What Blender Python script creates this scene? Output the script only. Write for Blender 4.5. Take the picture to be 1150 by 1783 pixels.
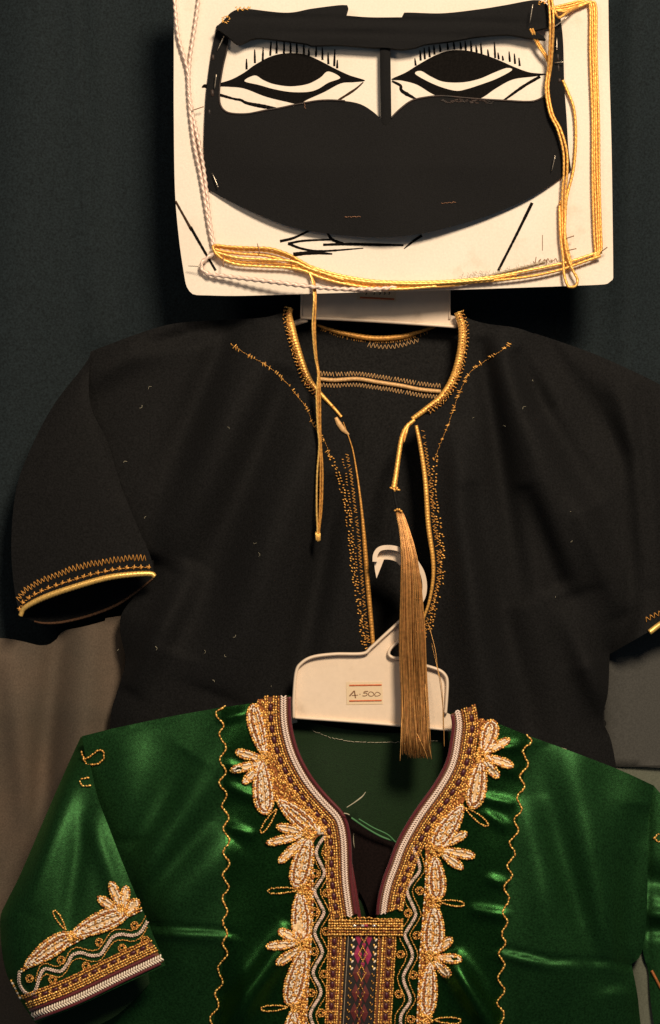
import bpy, math, random
import numpy as np
from mathutils import Vector
from mathutils.geometry import delaunay_2d_cdt

random.seed(7)
RNG = np.random.default_rng(7)
for o in list(bpy.data.objects):
    bpy.data.objects.remove(o)
scene = bpy.context.scene
COL = scene.collection

# ------------------------------------------------------------------ camera
S = 0.0004          # metres per unit of the flat layout
D = 1.5             # camera distance to the plane y = 0
CX, CY = 575.0, 891.5
cam = bpy.data.cameras.new('camera')
cam.sensor_fit = 'VERTICAL'
cam.sensor_height = 36.0
cam.lens = 36.0 * D / (1783 * S)
cam.clip_start = 0.01
cam.clip_end = 50
camo = bpy.data.objects.new('camera', cam)
camo.location = (0, -D, 0)
camo.rotation_euler = (math.radians(90), 0, 0)
COL.objects.link(camo)
scene.camera = camo

# ------------------------------------------------------------------ light
world = bpy.data.worlds.new('World')
scene.world = world
world.use_nodes = True
world.node_tree.nodes['Background'].inputs[0].default_value = (0.62, 0.80, 1.0, 1)
world.node_tree.nodes['Background'].inputs[1].default_value = 0.07

def area_lamp(name, loc, target, size, power, color):
    l = bpy.data.lights.new(name, 'AREA')
    l.shape = 'DISK'
    l.size = size
    l.energy = power
    l.color = color
    o = bpy.data.objects.new(name, l)
    o.location = loc
    d = Vector(target) - Vector(loc)
    o.rotation_euler = d.to_track_quat('-Z', 'Y').to_euler()
    COL.objects.link(o)
    return o

area_lamp('warm_ceiling_spot', (0.48, -1.55, 1.08), (0, 0, -0.05), 0.44, 46, (1.0, 0.80, 0.585))
area_lamp('warm_fill', (-0.75, -1.35, 0.55), (0, 0, -0.05), 0.45, 3.0, (1.0, 0.80, 0.60))  # unseen fill lamp, added to soften the shade from the left

scene.view_settings.view_transform = 'Standard'
scene.view_settings.look = 'None'
scene.view_settings.exposure = 0.0
scene.view_settings.gamma = 1.0
scene.view_settings.use_curve_mapping = False

# ------------------------------------------------------------------ helpers
def Wn(px, py, y):
    px = np.asarray(px, float); py = np.asarray(py, float)
    y = np.broadcast_to(np.asarray(y, float), px.shape)
    k = (D + y) / D
    return np.stack([(px - CX) * S * k, y, (CY - py) * S * k], -1)

LOC = {}

def link(o, parent=None):
    COL.objects.link(o)
    if parent is not None:
        o.parent = parent
        LOC[o.name] = LOC[parent.name]
    else:
        LOC[o.name] = np.array(o.location)
    return o

def thing(name, label, cat, px, py, y, group=None):
    o = bpy.data.objects.new(name, None)
    o.empty_display_size = 0.01
    o.location = Wn(px, py, y)
    o['label'] = label
    o['category'] = cat
    if group:
        o['group'] = group
    return link(o)

def tag(o, label, cat, group=None):
    o['label'] = label
    o['category'] = cat
    if group:
        o['group'] = group
    return o

def mesh_obj(name, verts, faces, mats, parent=None, midx=None, smooth=True):
    verts = np.asarray(verts, float)
    if parent is not None:
        origin = LOC[parent.name]
    else:
        origin = np.array([(verts[:, 0].min() + verts[:, 0].max()) / 2, verts[:, 1].mean(), verts[:, 2].min()])
    me = bpy.data.meshes.new(name)
    me.from_pydata((verts - origin).tolist(), [], faces if isinstance(faces, list) else faces.tolist())
    if not isinstance(mats, (list, tuple)):
        mats = [mats]
    for m in mats:
        me.materials.append(m)
    if midx is not None:
        me.polygons.foreach_set('material_index', np.asarray(midx, np.int32))
    if smooth:
        me.polygons.foreach_set('use_smooth', np.ones(len(me.polygons), bool))
    me.update()
    o = bpy.data.objects.new(name, me)
    if parent is None:
        o.location = origin
    return link(o, parent)

def cr(pts, step=4.0, closed=False):
    """Catmull-Rom through the points, resampled about every step units."""
    p = np.asarray(pts, float)
    n = len(p)
    if n < 3 and not closed:
        L = np.linalg.norm(p[1] - p[0])
        k = max(2, int(L / step) + 1)
        t = np.linspace(0, 1, k)[:, None]
        return p[0] * (1 - t) + p[1] * t
    out = []
    rng = range(n if closed else n - 1)
    for i in rng:
        if closed:
            a, b, c, d = p[(i - 1) % n], p[i], p[(i + 1) % n], p[(i + 2) % n]
        else:
            b, c = p[i], p[i + 1]
            a = p[i - 1] if i > 0 else 2 * b - c
            d = p[i + 2] if i + 2 < n else 2 * c - b
        k = max(1, int(np.linalg.norm(c - b) / step))
        t = (np.arange(k) / k)[:, None]
        out.append(0.5 * ((2 * b) + (c - a) * t + (2 * a - 5 * b + 4 * c - d) * t ** 2 + (3 * b - a - 3 * c + d) * t ** 3))
    if not closed:
        out.append(p[-1:])
    return np.concatenate(out)

def resample(p, step):
    p = np.asarray(p, float)
    seg = np.linalg.norm(np.diff(p, axis=0), axis=1)
    s = np.concatenate([[0], np.cumsum(seg)])
    n = max(2, int(round(s[-1] / step)) + 1)
    q = np.linspace(0, s[-1], n)
    return np.stack([np.interp(q, s, p[:, k]) for k in range(p.shape[1])], 1)

def outline(*segs, step=5.0):
    return np.concatenate([cr(s, step)[:-1] if len(s) > 1 else np.asarray(s, float) for s in segs])

def inside(poly, x, y):
    r = np.zeros(x.shape, bool)
    n = len(poly)
    for i in range(n):
        x0, y0 = poly[i]; x1, y1 = poly[(i + 1) % n]
        if y0 == y1:
            continue
        c = ((y0 > y) != (y1 > y)) & (x < (x1 - x0) * (y - y0) / (y1 - y0) + x0)
        r ^= c
    return r

def pdist(poly, x, y, closed=True):
    x = np.asarray(x, float); y = np.asarray(y, float)
    best = np.full(x.shape, 1e9)
    n = len(poly)
    for i in range(n if closed else n - 1):
        a = poly[i]; b = poly[(i + 1) % n]
        d = b - a
        L = d @ d
        if L < 1e-9:
            continue
        t = np.clip(((x - a[0]) * d[0] + (y - a[1]) * d[1]) / L, 0, 1)
        best = np.minimum(best, (x - a[0] - t * d[0]) ** 2 + (y - a[1] - t * d[1]) ** 2)
    return np.sqrt(best)

def fold(x, y, p0, p1, w, h, tap=0.6, w1=None):
    d = np.subtract(p1, p0).astype(float)
    L = np.hypot(*d)
    tx = ((x - p0[0]) * d[0] + (y - p0[1]) * d[1]) / L ** 2
    t = np.clip(tx, 0, 1)
    dd = np.abs((x - p0[0]) * d[1] - (y - p0[1]) * d[0]) / L
    ww = w if w1 is None else w + (w1 - w) * t
    e = np.clip((tx + 0.15) / 1.3, 0, 1)
    return h * np.exp(-(dd / ww) ** 2) * np.sin(np.pi * e) ** tap

def sheet(name, poly, dep, mat, parent=None, step=8.0, holes=(), thick=0.0006, jit=0.25):
    """A thin solid sheet: flat outline (layout units), depth given by dep(px,py)."""
    poly = np.asarray(poly, float)
    x0, y0 = poly.min(0); x1, y1 = poly.max(0)
    gx, gy = np.meshgrid(np.arange(x0, x1, step), np.arange(y0, y1, step * 0.87))
    gx = gx + (np.arange(gx.shape[0]) % 2)[:, None] * step * 0.5
    gx = gx.ravel(); gy = gy.ravel()
    gx = gx + RNG.uniform(-jit, jit, gx.shape) * step * 0.4
    gy = gy + RNG.uniform(-jit, jit, gy.shape) * step * 0.4
    ok = inside(poly, gx, gy) & (pdist(poly, gx, gy) > 0.45 * step)
    for h in holes:
        ok &= ~inside(h, gx, gy) & (pdist(h, gx, gy) > 0.45 * step)
    pts = [Vector(p) for p in poly]
    edges = [(i, (i + 1) % len(poly)) for i in range(len(poly))]
    for h in holes:
        b = len(pts)
        pts += [Vector(p) for p in h]
        edges += [(b + i, b + (i + 1) % len(h)) for i in range(len(h))]
    pts += [Vector(p) for p in np.stack([gx[ok], gy[ok]], 1)]
    vs, es, fs, _, _, _ = delaunay_2d_cdt(pts, edges, [], 1 if not holes else 0, 1e-5)
    v = np.array([(p.x, p.y) for p in vs])
    f = np.array(fs)
    c = v[f].mean(1)
    ok = inside(poly, c[:, 0], c[:, 1])
    for h in holes:
        ok &= ~inside(h, c[:, 0], c[:, 1])
    f = f[ok]
    used = np.unique(f)
    rem = -np.ones(len(v), int); rem[used] = np.arange(len(used))
    v = v[used]; f = rem[f]
    a = v[f]
    area = (a[:, 1, 0] - a[:, 0, 0]) * (a[:, 2, 1] - a[:, 0, 1]) - (a[:, 2, 0] - a[:, 0, 0]) * (a[:, 1, 1] - a[:, 0, 1])
    f[area > 0] = f[area > 0][:, ::-1]
    y = dep(v[:, 0], v[:, 1])
    P = Wn(v[:, 0], v[:, 1], y)
    B = P + np.array([0, thick, 0])
    n = len(v)
    e = np.concatenate([f[:, [0, 1]], f[:, [1, 2]], f[:, [2, 0]]])
    key = {}
    for p, q in e.tolist():
        key[(p, q)] = 1
    rimv = [(p, q) for (p, q) in key if (q, p) not in key]
    ids = sorted({i for e_ in rimv for i in e_}); rid = {i: k for k, i in enumerate(ids)}; nr_ = len(ids)
    side = [[2 * n + rid[q], 2 * n + rid[p], 2 * n + nr_ + rid[p], 2 * n + nr_ + rid[q]] for (p, q) in rimv]
    faces = f.tolist() + (f[:, ::-1] + n).tolist() + side
    o = mesh_obj(name, np.concatenate([P, B, P[ids], B[ids]]), faces, mat, parent)
    sm = np.ones(len(o.data.polygons), bool); sm[2 * len(f):] = False
    o.data.polygons.foreach_set('use_smooth', sm)
    return o

# bead template: an ellipsoid with 6 sides and 3 bands
def _bead():
    v = [(-0.5, 0, 0)]
    for u, r in ((-0.3, 0.8), (0.3, 0.8)):
        for k in range(6):
            a = k * math.pi / 3
            v.append((u, 0.5 * r * math.cos(a), 0.5 * r * math.sin(a)))
    v.append((0.5, 0, 0))
    f = []
    for k in range(6):
        j = (k + 1) % 6
        f.append([0, 1 + j, 1 + k]); f.append([13, 7 + k, 7 + j])
        f.append([1 + k, 1 + j, 7 + j]); f.append([1 + k, 7 + j, 7 + k])
    return np.array(v), np.array(f)
BV, BF = _bead()

class MB:
    """Collects shapes for ONE mesh."""
    def __init__(self):
        self.v = []; self.f = []; self.m = []; self.n = 0
    def add(self, v, f, m=0):
        self.v.append(np.asarray(v, float))
        for q in (f if isinstance(f, list) else f.tolist()):
            self.f.append([i + self.n for i in q])
        self.m += [m] * len(f) if np.isscalar(m) else list(m)
        self.n += len(v)
    def beads(self, px, py, ang, ln, wd, dep, m=0, lift=0.0004, hk=0.55):
        """stitches in layout space lying on the surface dep"""
        px = np.asarray(px, float); py = np.asarray(py, float)
        N = len(px)
        if N == 0:
            return
        ang = np.broadcast_to(ang, (N,)); ln = np.broadcast_to(ln, (N,)); wd = np.broadcast_to(wd, (N,))
        y = dep(px, py)
        ca, sa = np.cos(ang)[:, None], np.sin(ang)[:, None]
        u = BV[None, :, 0] * ln[:, None]; w = BV[None, :, 1] * wd[:, None]; h = BV[None, :, 2] * wd[:, None] * hk * S * 2
        X = px[:, None] + u * ca - w * sa
        Y = py[:, None] + u * sa + w * ca
        P = Wn(X, Y, y[:, None] - lift - h)
        F = (BF[None] + (np.arange(N) * 14)[:, None, None]).reshape(-1, 3)
        mm = np.repeat(np.broadcast_to(m, (N,)), len(BF))
        self.add(P.reshape(-1, 3), F, mm.tolist())
    def chain(self, path, pitch, wd, dep, m=0, tilt=0.35, jit=0.15, lift=0.0004, lk=1.15):
        """a row of stitches along a path; tilt alternates like chain stitch"""
        p = resample(path, pitch)
        d = np.gradient(p, axis=0)
        a = np.arctan2(d[:, 1], d[:, 0])
        n = len(p)
        alt = np.where(np.arange(n) % 2 == 0, 1, -1)
        a = a + alt * tilt + RNG.normal(0, jit, n)
        s = 1 + RNG.normal(0, 0.1, n)
        if not np.isscalar(m):
            m = np.array([m[i % len(m)] for i in range(n)])
        self.beads(p[:, 0] + RNG.normal(0, 0.25, n), p[:, 1] + RNG.normal(0, 0.25, n), a, pitch * lk * s, wd * s, dep, m,
                   lift + RNG.uniform(0, 0.0002, n)[:, None])
    def zig(self, path, pitch, amp, wd, dep, m=0, lift=0.0004, drop=0.0, ramp=0.0):
        """zigzag stitching: each leg is one stitch"""
        p = resample(path, pitch)
        d = np.gradient(p, axis=0)
        d /= np.linalg.norm(d, axis=1)[:, None] + 1e-9
        nrm = np.stack([-d[:, 1], d[:, 0]], 1)
        alt = np.where(np.arange(len(p)) % 2 == 0, 1, -1)[:, None]
        q = p + nrm * amp * alt * (1 + RNG.normal(0, 0.12, (len(p), 1)))
        c = (q[1:] + q[:-1]) / 2
        e = q[1:] - q[:-1]
        keep = RNG.uniform(0, 1, len(c)) >= drop
        self.beads(c[keep, 0], c[keep, 1], np.arctan2(e[:, 1], e[:, 0])[keep], np.hypot(e[:, 0], e[:, 1])[keep] * 1.05, wd, dep, m, lift)
    def tube(self, P, r, n=8, m=0, twist=0.0, ridge=0.0, ply=2, phase=0.0, flat=1.0):
        """tube through 3-D points; ridge/twist give a plied cord"""
        P = np.asarray(P, float)
        N = len(P)
        r = np.broadcast_to(np.asarray(r, float), (N,))
        T = np.gradient(P, axis=0)
        T /= np.linalg.norm(T, axis=1)[:, None] + 1e-12
        ref = np.array([0, -1.0, 0])
        A = np.cross(T, ref); ln = np.linalg.norm(A, axis=1)[:, None]
        A = np.where(ln > 1e-3, A / np.maximum(ln, 1e-9), np.array([1.0, 0, 0]))
        B = np.cross(A, T)
        s = np.concatenate([[0], np.cumsum(np.linalg.norm(np.diff(P, axis=0), axis=1))])
        th = np.arange(n) * 2 * math.pi / n
        R = r[:, None] * (1 + ridge * np.cos(ply * th[None] - twist * s[:, None] + phase))
        V = P[:, None] + R[..., None] * (np.cos(th)[None, :, None] * A[:, None] + flat * np.sin(th)[None, :, None] * B[:, None])
        f = []
        for i in range(N - 1):
            for k in range(n):
                j = (k + 1) % n
                f.append([i * n + k, i * n + j, (i + 1) * n + j, (i + 1) * n + k])
        f.append([k for k in range(n)][::-1]); f.append([(N - 1) * n + k for k in range(n)])
        self.add(V.reshape(-1, 3), f, m)
    def ptube(self, path, dep, r, n=8, lift=0.0, step=1.5, **kw):
        """tube along a layout path lying on dep; r in layout units (scalar or list along the path)"""
        p = resample(cr(path, step), step)
        y = dep(p[:, 0], p[:, 1]) if callable(dep) else np.interp(np.linspace(0, 1, len(p)), np.linspace(0, 1, len(dep)), dep)
        if not np.isscalar(r):
            r = np.interp(np.linspace(0, 1, len(p)), np.linspace(0, 1, len(r)), r)
        self.tube(Wn(p[:, 0], p[:, 1], y - lift), np.asarray(r) * S, n, **kw)
    def ribbon(self, path, wd, dep, m=0, lift=0.0002, step=3.0, rough=0.0, th=0.00006):
        """thin flat band (ink, tape); wd scalar or list along the path"""
        p = resample(cr(path, step), step)
        d = np.gradient(p, axis=0); d /= np.linalg.norm(d, axis=1)[:, None] + 1e-9
        nr = np.stack([-d[:, 1], d[:, 0]], 1)
        w = np.interp(np.linspace(0, 1, len(p)), np.linspace(0, 1, len(wd)), wd) if not np.isscalar(wd) else np.full(len(p), float(wd))
        w = w[:, None] * (1 + RNG.normal(0, rough, (len(p), 1)))
        a = p + nr * w / 2; b = p - nr * w / 2
        ya = dep(a[:, 0], a[:, 1]) - lift; yb = dep(b[:, 0], b[:, 1]) - lift
        V = np.concatenate([Wn(a[:, 0], a[:, 1], ya), Wn(b[:, 0], b[:, 1], yb),
                            Wn(a[:, 0], a[:, 1], ya + th), Wn(b[:, 0], b[:, 1], yb + th)])
        N = len(p)
        f = []
        for i in range(N - 1):
            f.append([i, i + 1, N + i + 1, N + i])
            f.append([2 * N + i, 3 * N + i, 3 * N + i + 1, 2 * N + i + 1])
            f.append([i, 2 * N + i, 2 * N + i + 1, i + 1])
            f.append([N + i, N + i + 1, 3 * N + i + 1, 3 * N + i])
        self.add(V, f, m)
    def build(self, name, mats, parent=None, smooth=True):
        return mesh_obj(name, np.concatenate(self.v), self.f, mats, parent, self.m, smooth)

# ------------------------------------------------------------------ materials
def mat(name, color, rough=0.6, metal=0.0, var=0.0, vscale=900, bump=0.0, bscale=1500, sheen=0.0, sheen_tint=None,
        spec=0.5, color2=None, cscale=60, aniso=0.0, sheen_rough=0.4, trans=0.0):
    m = bpy.data.materials.new(name)
    m.use_nodes = True
    nt = m.node_tree
    b = nt.nodes['Principled BSDF']
    b.inputs['Base Color'].default_value = (*color, 1)
    b.inputs['Roughness'].default_value = rough
    b.inputs['Metallic'].default_value = metal
    b.inputs['Specular IOR Level'].default_value = spec
    if sheen:
        b.inputs['Sheen Weight'].default_value = sheen
        b.inputs['Sheen Roughness'].default_value = sheen_rough
        b.inputs['Sheen Tint'].default_value = (*(sheen_tint or (1, 1, 1)), 1)
    tc = nt.nodes.new('ShaderNodeTexCoord')
    col = None
    if color2 is not None:
        n = nt.nodes.new('ShaderNodeTexNoise'); n.inputs['Scale'].default_value = cscale; n.inputs['Detail'].default_value = 5
        nt.links.new(tc.outputs['Object'], n.inputs['Vector'])
        r = nt.nodes.new('ShaderNodeMix'); r.data_type = 'RGBA'
        r.inputs['A'].default_value = (*color, 1); r.inputs['B'].default_value = (*color2, 1)
        mr = nt.nodes.new('ShaderNodeMapRange'); mr.inputs['From Min'].default_value = 0.35; mr.inputs['From Max'].default_value = 0.65
        nt.links.new(n.outputs['Fac'], mr.inputs['Value']); nt.links.new(mr.outputs['Result'], r.inputs['Factor'])
        col = r.outputs['Result']
    if var:
        n = nt.nodes.new('ShaderNodeTexNoise'); n.inputs['Scale'].default_value = vscale; n.inputs['Detail'].default_value = 2
        nt.links.new(tc.outputs['Object'], n.inputs['Vector'])
        mr = nt.nodes.new('ShaderNodeMapRange')
        mr.inputs['From Min'].default_value = 0.25; mr.inputs['From Max'].default_value = 0.75
        mr.inputs['To Min'].default_value = 1 - var; mr.inputs['To Max'].default_value = 1 + var
        nt.links.new(n.outputs['Fac'], mr.inputs['Value'])
        mx = nt.nodes.new('ShaderNodeVectorMath'); mx.operation = 'SCALE'
        if col is not None:
            nt.links.new(col, mx.inputs[0])
        else:
            mx.inputs[0].default_value = color
        nt.links.new(mr.outputs['Result'], mx.inputs['Scale'])
        col = mx.outputs['Vector']
    if col is not None:
        nt.links.new(col, b.inputs['Base Color'])
    if bump:
        n = nt.nodes.new('ShaderNodeTexNoise'); n.inputs['Scale'].default_value = bscale; n.inputs['Detail'].default_value = 3
        nt.links.new(tc.outputs['Object'], n.inputs['Vector'])
        bp = nt.nodes.new('ShaderNodeBump'); bp.inputs['Strength'].default_value = bump; bp.inputs['Distance'].default_value = 0.0006
        nt.links.new(n.outputs['Fac'], bp.inputs['Height']); nt.links.new(bp.outputs['Normal'], b.inputs['Normal'])
    if aniso:
        b.inputs['Anisotropic'].default_value = aniso
    return m

M = {}
M['card'] = mat('cream_card', (0.83, 0.76, 0.66), 0.75, var=0.05, vscale=700, color2=(0.80, 0.71, 0.60), cscale=14, bump=0.15, bscale=500)
def stains(m, scale, lo, hi, tint, amt):
    nt = m.node_tree; b = nt.nodes['Principled BSDF']
    src = b.inputs['Base Color'].links[0].from_socket
    tc = nt.nodes.new('ShaderNodeTexCoord')
    n = nt.nodes.new('ShaderNodeTexNoise'); n.inputs['Scale'].default_value = scale; n.inputs['Detail'].default_value = 6; n.inputs['Roughness'].default_value = 0.65
    nt.links.new(tc.outputs['Object'], n.inputs['Vector'])
    mr = nt.nodes.new('ShaderNodeMapRange'); mr.inputs['From Min'].default_value = lo; mr.inputs['From Max'].default_value = hi; mr.inputs['To Max'].default_value = amt
    nt.links.new(n.outputs['Fac'], mr.inputs['Value'])
    mx = nt.nodes.new('ShaderNodeMix'); mx.data_type = 'RGBA'
    nt.links.new(mr.outputs['Result'], mx.inputs['Factor']); nt.links.new(src, mx.inputs['A'])
    mx.inputs['B'].default_value = (*tint, 1)
    nt.links.new(mx.outputs['Result'], b.inputs['Base Color'])
stains(M['card'], 38, 0.60, 0.74, (0.55, 0.42, 0.28), 0.35)
M['ink'] = mat('black_marker', (0.0060, 0.0052, 0.0048), 0.8, var=0.4, spec=0.05)
M['ink_brown'] = mat('dry_marker', (0.045, 0.024, 0.013), 0.7, var=0.4, spec=0.1)
M['pencil'] = mat('pencil', (0.26, 0.13, 0.07), 0.7)
M['mask'] = mat('black_stiff_cotton', (0.0074, 0.0075, 0.0081), 0.78, var=0.35, vscale=1300, bump=0.25, bscale=1300, sheen=0.0, spec=0.12)
M['mask_edge'] = mat('worn_and_sheen_brown', (0.035, 0.018, 0.012), 0.6, var=0.5, vscale=900, color2=(0.012, 0.009, 0.008), cscale=120, bump=0.3)
M['black'] = mat('black_cotton', (0.0066, 0.0067, 0.0070), 0.82, var=0.6, vscale=800, bump=0.35, bscale=1100, sheen=0.012, sheen_tint=(1, 0.95, 0.9), spec=0.14)
M['black_in'] = mat('black_cotton_inside', (0.0085, 0.0086, 0.0088), 0.85, var=0.6, vscale=700, bump=0.3, spec=0.15)
M['curtain'] = mat('dark_teal_curtain', (0.0108, 0.0168, 0.0200), 0.85, var=0.5, vscale=700, bump=0.3, sheen=0.01, spec=0.15)
M['warm_lit_cloth'] = mat('warm_lit_cloth', (0.125, 0.090, 0.064), 0.85, var=0.22, vscale=900, color2=(0.088, 0.072, 0.054), cscale=14, bump=0.2, spec=0.2)  # backcloth at left: its warm light is put into the base colour
M['grey_cloth'] = mat('grey_olive_cloth', (0.062, 0.062, 0.057), 0.85, var=0.2, vscale=900, bump=0.2, spec=0.2)
M['green_lit_cloth'] = mat('green_lit_olive_cloth', (0.115, 0.125, 0.095), 0.85, var=0.18, vscale=900, bump=0.2, spec=0.2)  # same backcloth at right, greenish light put into the base colour
M['wall'] = mat('wall_paint', (0.10, 0.09, 0.07), 0.9, var=0.1, vscale=300)
M['gold'] = mat('gold_thread', (0.86, 0.46, 0.11), 0.40, metal=0.45, var=0.35, vscale=700, bump=0.25, bscale=2600)
M['gold_b'] = mat('bright_gold_thread', (0.96, 0.60, 0.17), 0.34, metal=0.5, var=0.25, vscale=800, bump=0.2, bscale=2600)
M['gold_d'] = mat('dull_gold_thread', (0.60, 0.29, 0.06), 0.45, metal=0.4, var=0.4, vscale=600, bump=0.25, bscale=2600)
M['rust'] = mat('rust_thread', (0.38, 0.13, 0.033), 0.5, metal=0.3, var=0.4, vscale=700, bump=0.2, bscale=2600)
M['beige'] = mat('beige_braid', (0.66, 0.40, 0.17), 0.55, metal=0.2, var=0.3, vscale=700, bump=0.3, bscale=2200)
M['white'] = mat('white_thread', (0.93, 0.81, 0.66), 0.5, metal=0.05, var=0.22, vscale=800, bump=0.2, bscale=2600)
M['silver'] = mat('silver_cord', (0.78, 0.60, 0.50), 0.45, metal=0.2, var=0.2, vscale=900, bump=0.2, bscale=2600)
M['silver_dk'] = mat('silver_cord_dull', (0.40, 0.33, 0.24), 0.45, metal=0.3, var=0.25, vscale=900)
M['umber'] = mat('umber_backing', (0.15, 0.052, 0.018), 0.7, var=0.4, vscale=700)
M['umber_d'] = mat('dull_brown_binding', (0.10, 0.045, 0.018), 0.8, var=0.4, vscale=700)
M['white_braid'] = mat('white_braid', (0.88, 0.72, 0.62), 0.55, var=0.2, vscale=900)
M['maroon'] = mat('maroon_satin', (0.115, 0.013, 0.018), 0.5, var=0.25, vscale=900, sheen=0.2)
M['plum'] = mat('plum_sequins', (0.075, 0.014, 0.022), 0.4, var=0.3, vscale=900)
M['magenta'] = mat('magenta_silk', (0.36, 0.030, 0.095), 0.45, var=0.25, vscale=900)
M['wine'] = mat('wine_silk', (0.12, 0.022, 0.022), 0.5, var=0.3, vscale=900)
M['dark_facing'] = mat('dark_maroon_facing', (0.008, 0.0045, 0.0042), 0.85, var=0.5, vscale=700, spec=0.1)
M['jet'] = mat('jet_insert', (0.012, 0.010, 0.009), 0.6, var=0.3)
M['plastic'] = mat('ivory_plastic', (0.84, 0.69, 0.54), 0.42, var=0.03, vscale=300, color2=(0.80, 0.64, 0.48), cscale=14, spec=0.4)
stains(M['plastic'], 55, 0.60, 0.75, (0.45, 0.33, 0.22), 0.4)
M['sticker'] = mat('sticker_paper', (0.78, 0.61, 0.40), 0.7, var=0.04)
M['orange'] = mat('orange_print', (0.62, 0.14, 0.04), 0.6, var=0.2, vscale=900)
M['steel'] = mat('pin_steel', (0.70, 0.62, 0.50), 0.3, metal=0.9)
M['pin_dark'] = mat('pin_tarnished', (0.30, 0.16, 0.08), 0.45, metal=0.5)
M['hair'] = mat('tassel_thread', (0.42, 0.20, 0.06), 0.40, metal=0.4, var=0.3, vscale=400)
M['hair2'] = mat('tassel_thread_light', (0.62, 0.33, 0.10), 0.36, metal=0.45, var=0.2, vscale=400)
M['thread_w'] = mat('loose_pale_thread', (0.45, 0.42, 0.30), 0.6)
M['thread_g'] = mat('loose_green_thread', (0.06, 0.20, 0.075), 0.5)
M['jewel'] = mat('glass_jewel', (0.9, 0.85, 0.8), 0.1, metal=0.6)

def satin(name, c_diff, c_gloss, rough, metal, bumpy):
    """satin: dark body with a coloured gloss, crosswise wrinkles as relief"""
    m = mat(name, c_diff, rough, metal, var=0.5, vscale=750, spec=0.3, sheen=0.16, sheen_tint=(0.42, 0.85, 0.28), sheen_rough=0.30)
    nt = m.node_tree
    b = nt.nodes['Principled BSDF']
    b.inputs['Specular Tint'].default_value = (*c_gloss, 1)
    tc = nt.nodes.new('ShaderNodeTexCoord')
    mp = nt.nodes.new('ShaderNodeMapping'); mp.inputs['Scale'].default_value = (14, 1, 30)
    nt.links.new(tc.outputs['Object'], mp.inputs['Vector'])
    n = nt.nodes.new('ShaderNodeTexNoise'); n.inputs['Scale'].default_value = 1.0; n.inputs['Detail'].default_value = 2
    nt.links.new(mp.outputs['Vector'], n.inputs['Vector'])
    n2 = nt.nodes.new('ShaderNodeTexNoise'); n2.inputs['Scale'].default_value = 1600; n2.inputs['Detail'].default_value = 2
    nt.links.new(tc.outputs['Object'], n2.inputs['Vector'])
    b1 = nt.nodes.new('ShaderNodeBump'); b1.inputs['Strength'].default_value = bumpy; b1.inputs['Distance'].default_value = 0.012
    nt.links.new(n.outputs['Fac'], b1.inputs['Height'])
    b2 = nt.nodes.new('ShaderNodeBump'); b2.inputs['Strength'].default_value = 0.3; b2.inputs['Distance'].default_value = 0.0005
    nt.links.new(n2.outputs['Fac'], b2.inputs['Height']); nt.links.new(b1.outputs['Normal'], b2.inputs['Normal'])
    nt.links.new(b2.outputs['Normal'], b.inputs['Normal'])
    return m
M['satin'] = satin('green_satin', (0.0135, 0.055, 0.016), (0.5, 1.0, 0.5), 0.46, 0.62, 0.06)
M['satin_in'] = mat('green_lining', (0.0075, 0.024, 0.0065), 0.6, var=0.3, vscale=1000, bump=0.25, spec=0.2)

# ================================================================== SETTING
def flat(y):
    return lambda x, yy: np.full(np.shape(x), float(y))

w = sheet('wall', [(-700, -700), (1850, -700), (1850, 2500), (-700, 2500)], flat(0.13), M['wall'], step=200, thick=0.02)
w['kind'] = 'structure'

def d_curtain(x, y):
    z = 0.033 - 0.006 * np.sin(x / 62.0 + 0.6 + y / 900) - 0.0035 * np.sin(x / 41.0 + y / 500)
    z -= fold(x, y, (125, -200), (165, 500), 14, 0.006, 0.2, 30)
    z -= fold(x, y, (1110, -200), (1090, 700), 26, 0.006, 0.2)
    return z
hem0 = None
hem = cr([(-260, 1100), (-100, 1108), (0, 1112), (36, 1117), (70, 1125), (88, 1122), (99, 1114), (110, 1100), (146, 1092), (183, 1082),
          (205, 1074), (400, 1072), (700, 1075), (1000, 1073), (1200, 1078), (1400, 1078)], 8)
o = sheet('curtain', [(1400, -260), (-260, -260), (-260, 1250), (1400, 1250)], d_curtain, M['curtain'], step=16)
tag(o, 'very dark teal curtain hanging behind the face board and black dress', 'curtain')

def d_brown(x, y):
    z = 0.018 + 0.03 * np.clip((x - 215) / 60, 0, 1) - 0.003 * np.sin((x + 0.45 * y) / 62.0) - 0.002 * np.sin((x - 0.2 * y) / 31.0)
    z -= fold(x, y, (165, 1040), (120, 1560), 30, 0.010, 0.4)
    z += fold(x, y, (105, 1060), (60, 1500), 22, 0.012, 0.4)
    z -= fold(x, y, (20, 1180), (60, 1480), 24, 0.008, 0.4)
    z += 0.016 * np.clip((y - 1240) / 300, 0, 1)
    return z
o = sheet('drape', np.concatenate([[(560, 2050), (-260, 2050)], hem[hem[:, 0] < 300] + [0, -1], [(560, 1074)]]), d_brown, M['warm_lit_cloth'], step=12)
tag(o, 'backcloth behind the sleeves at the left, coloured dull brown for its warm light', 'drape')
def d_grey(x, y):
    return 0.009 - 0.002 * np.sin((x + 0.1 * y) / 70.0) + 0.03 * np.clip((1055 - x) / 40, 0, 1)
o = sheet('drape', [(980, 1090), (1400, 1040), (1400, 1345), (980, 1345)], d_grey, M['grey_cloth'], step=14)
tag(o, 'dark grey olive cloth under the right sleeve of the black dress', 'drape')
def d_olive(x, y):
    return 0.014 - 0.002 * np.sin((x - 0.1 * y) / 60.0) + 0.02 * np.clip((1060 - x) / 60, 0, 1) - 0.032 * np.clip((x - 1075) / 25, 0, 1) * np.clip((y - 1560) / 80, 0, 1)
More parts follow.
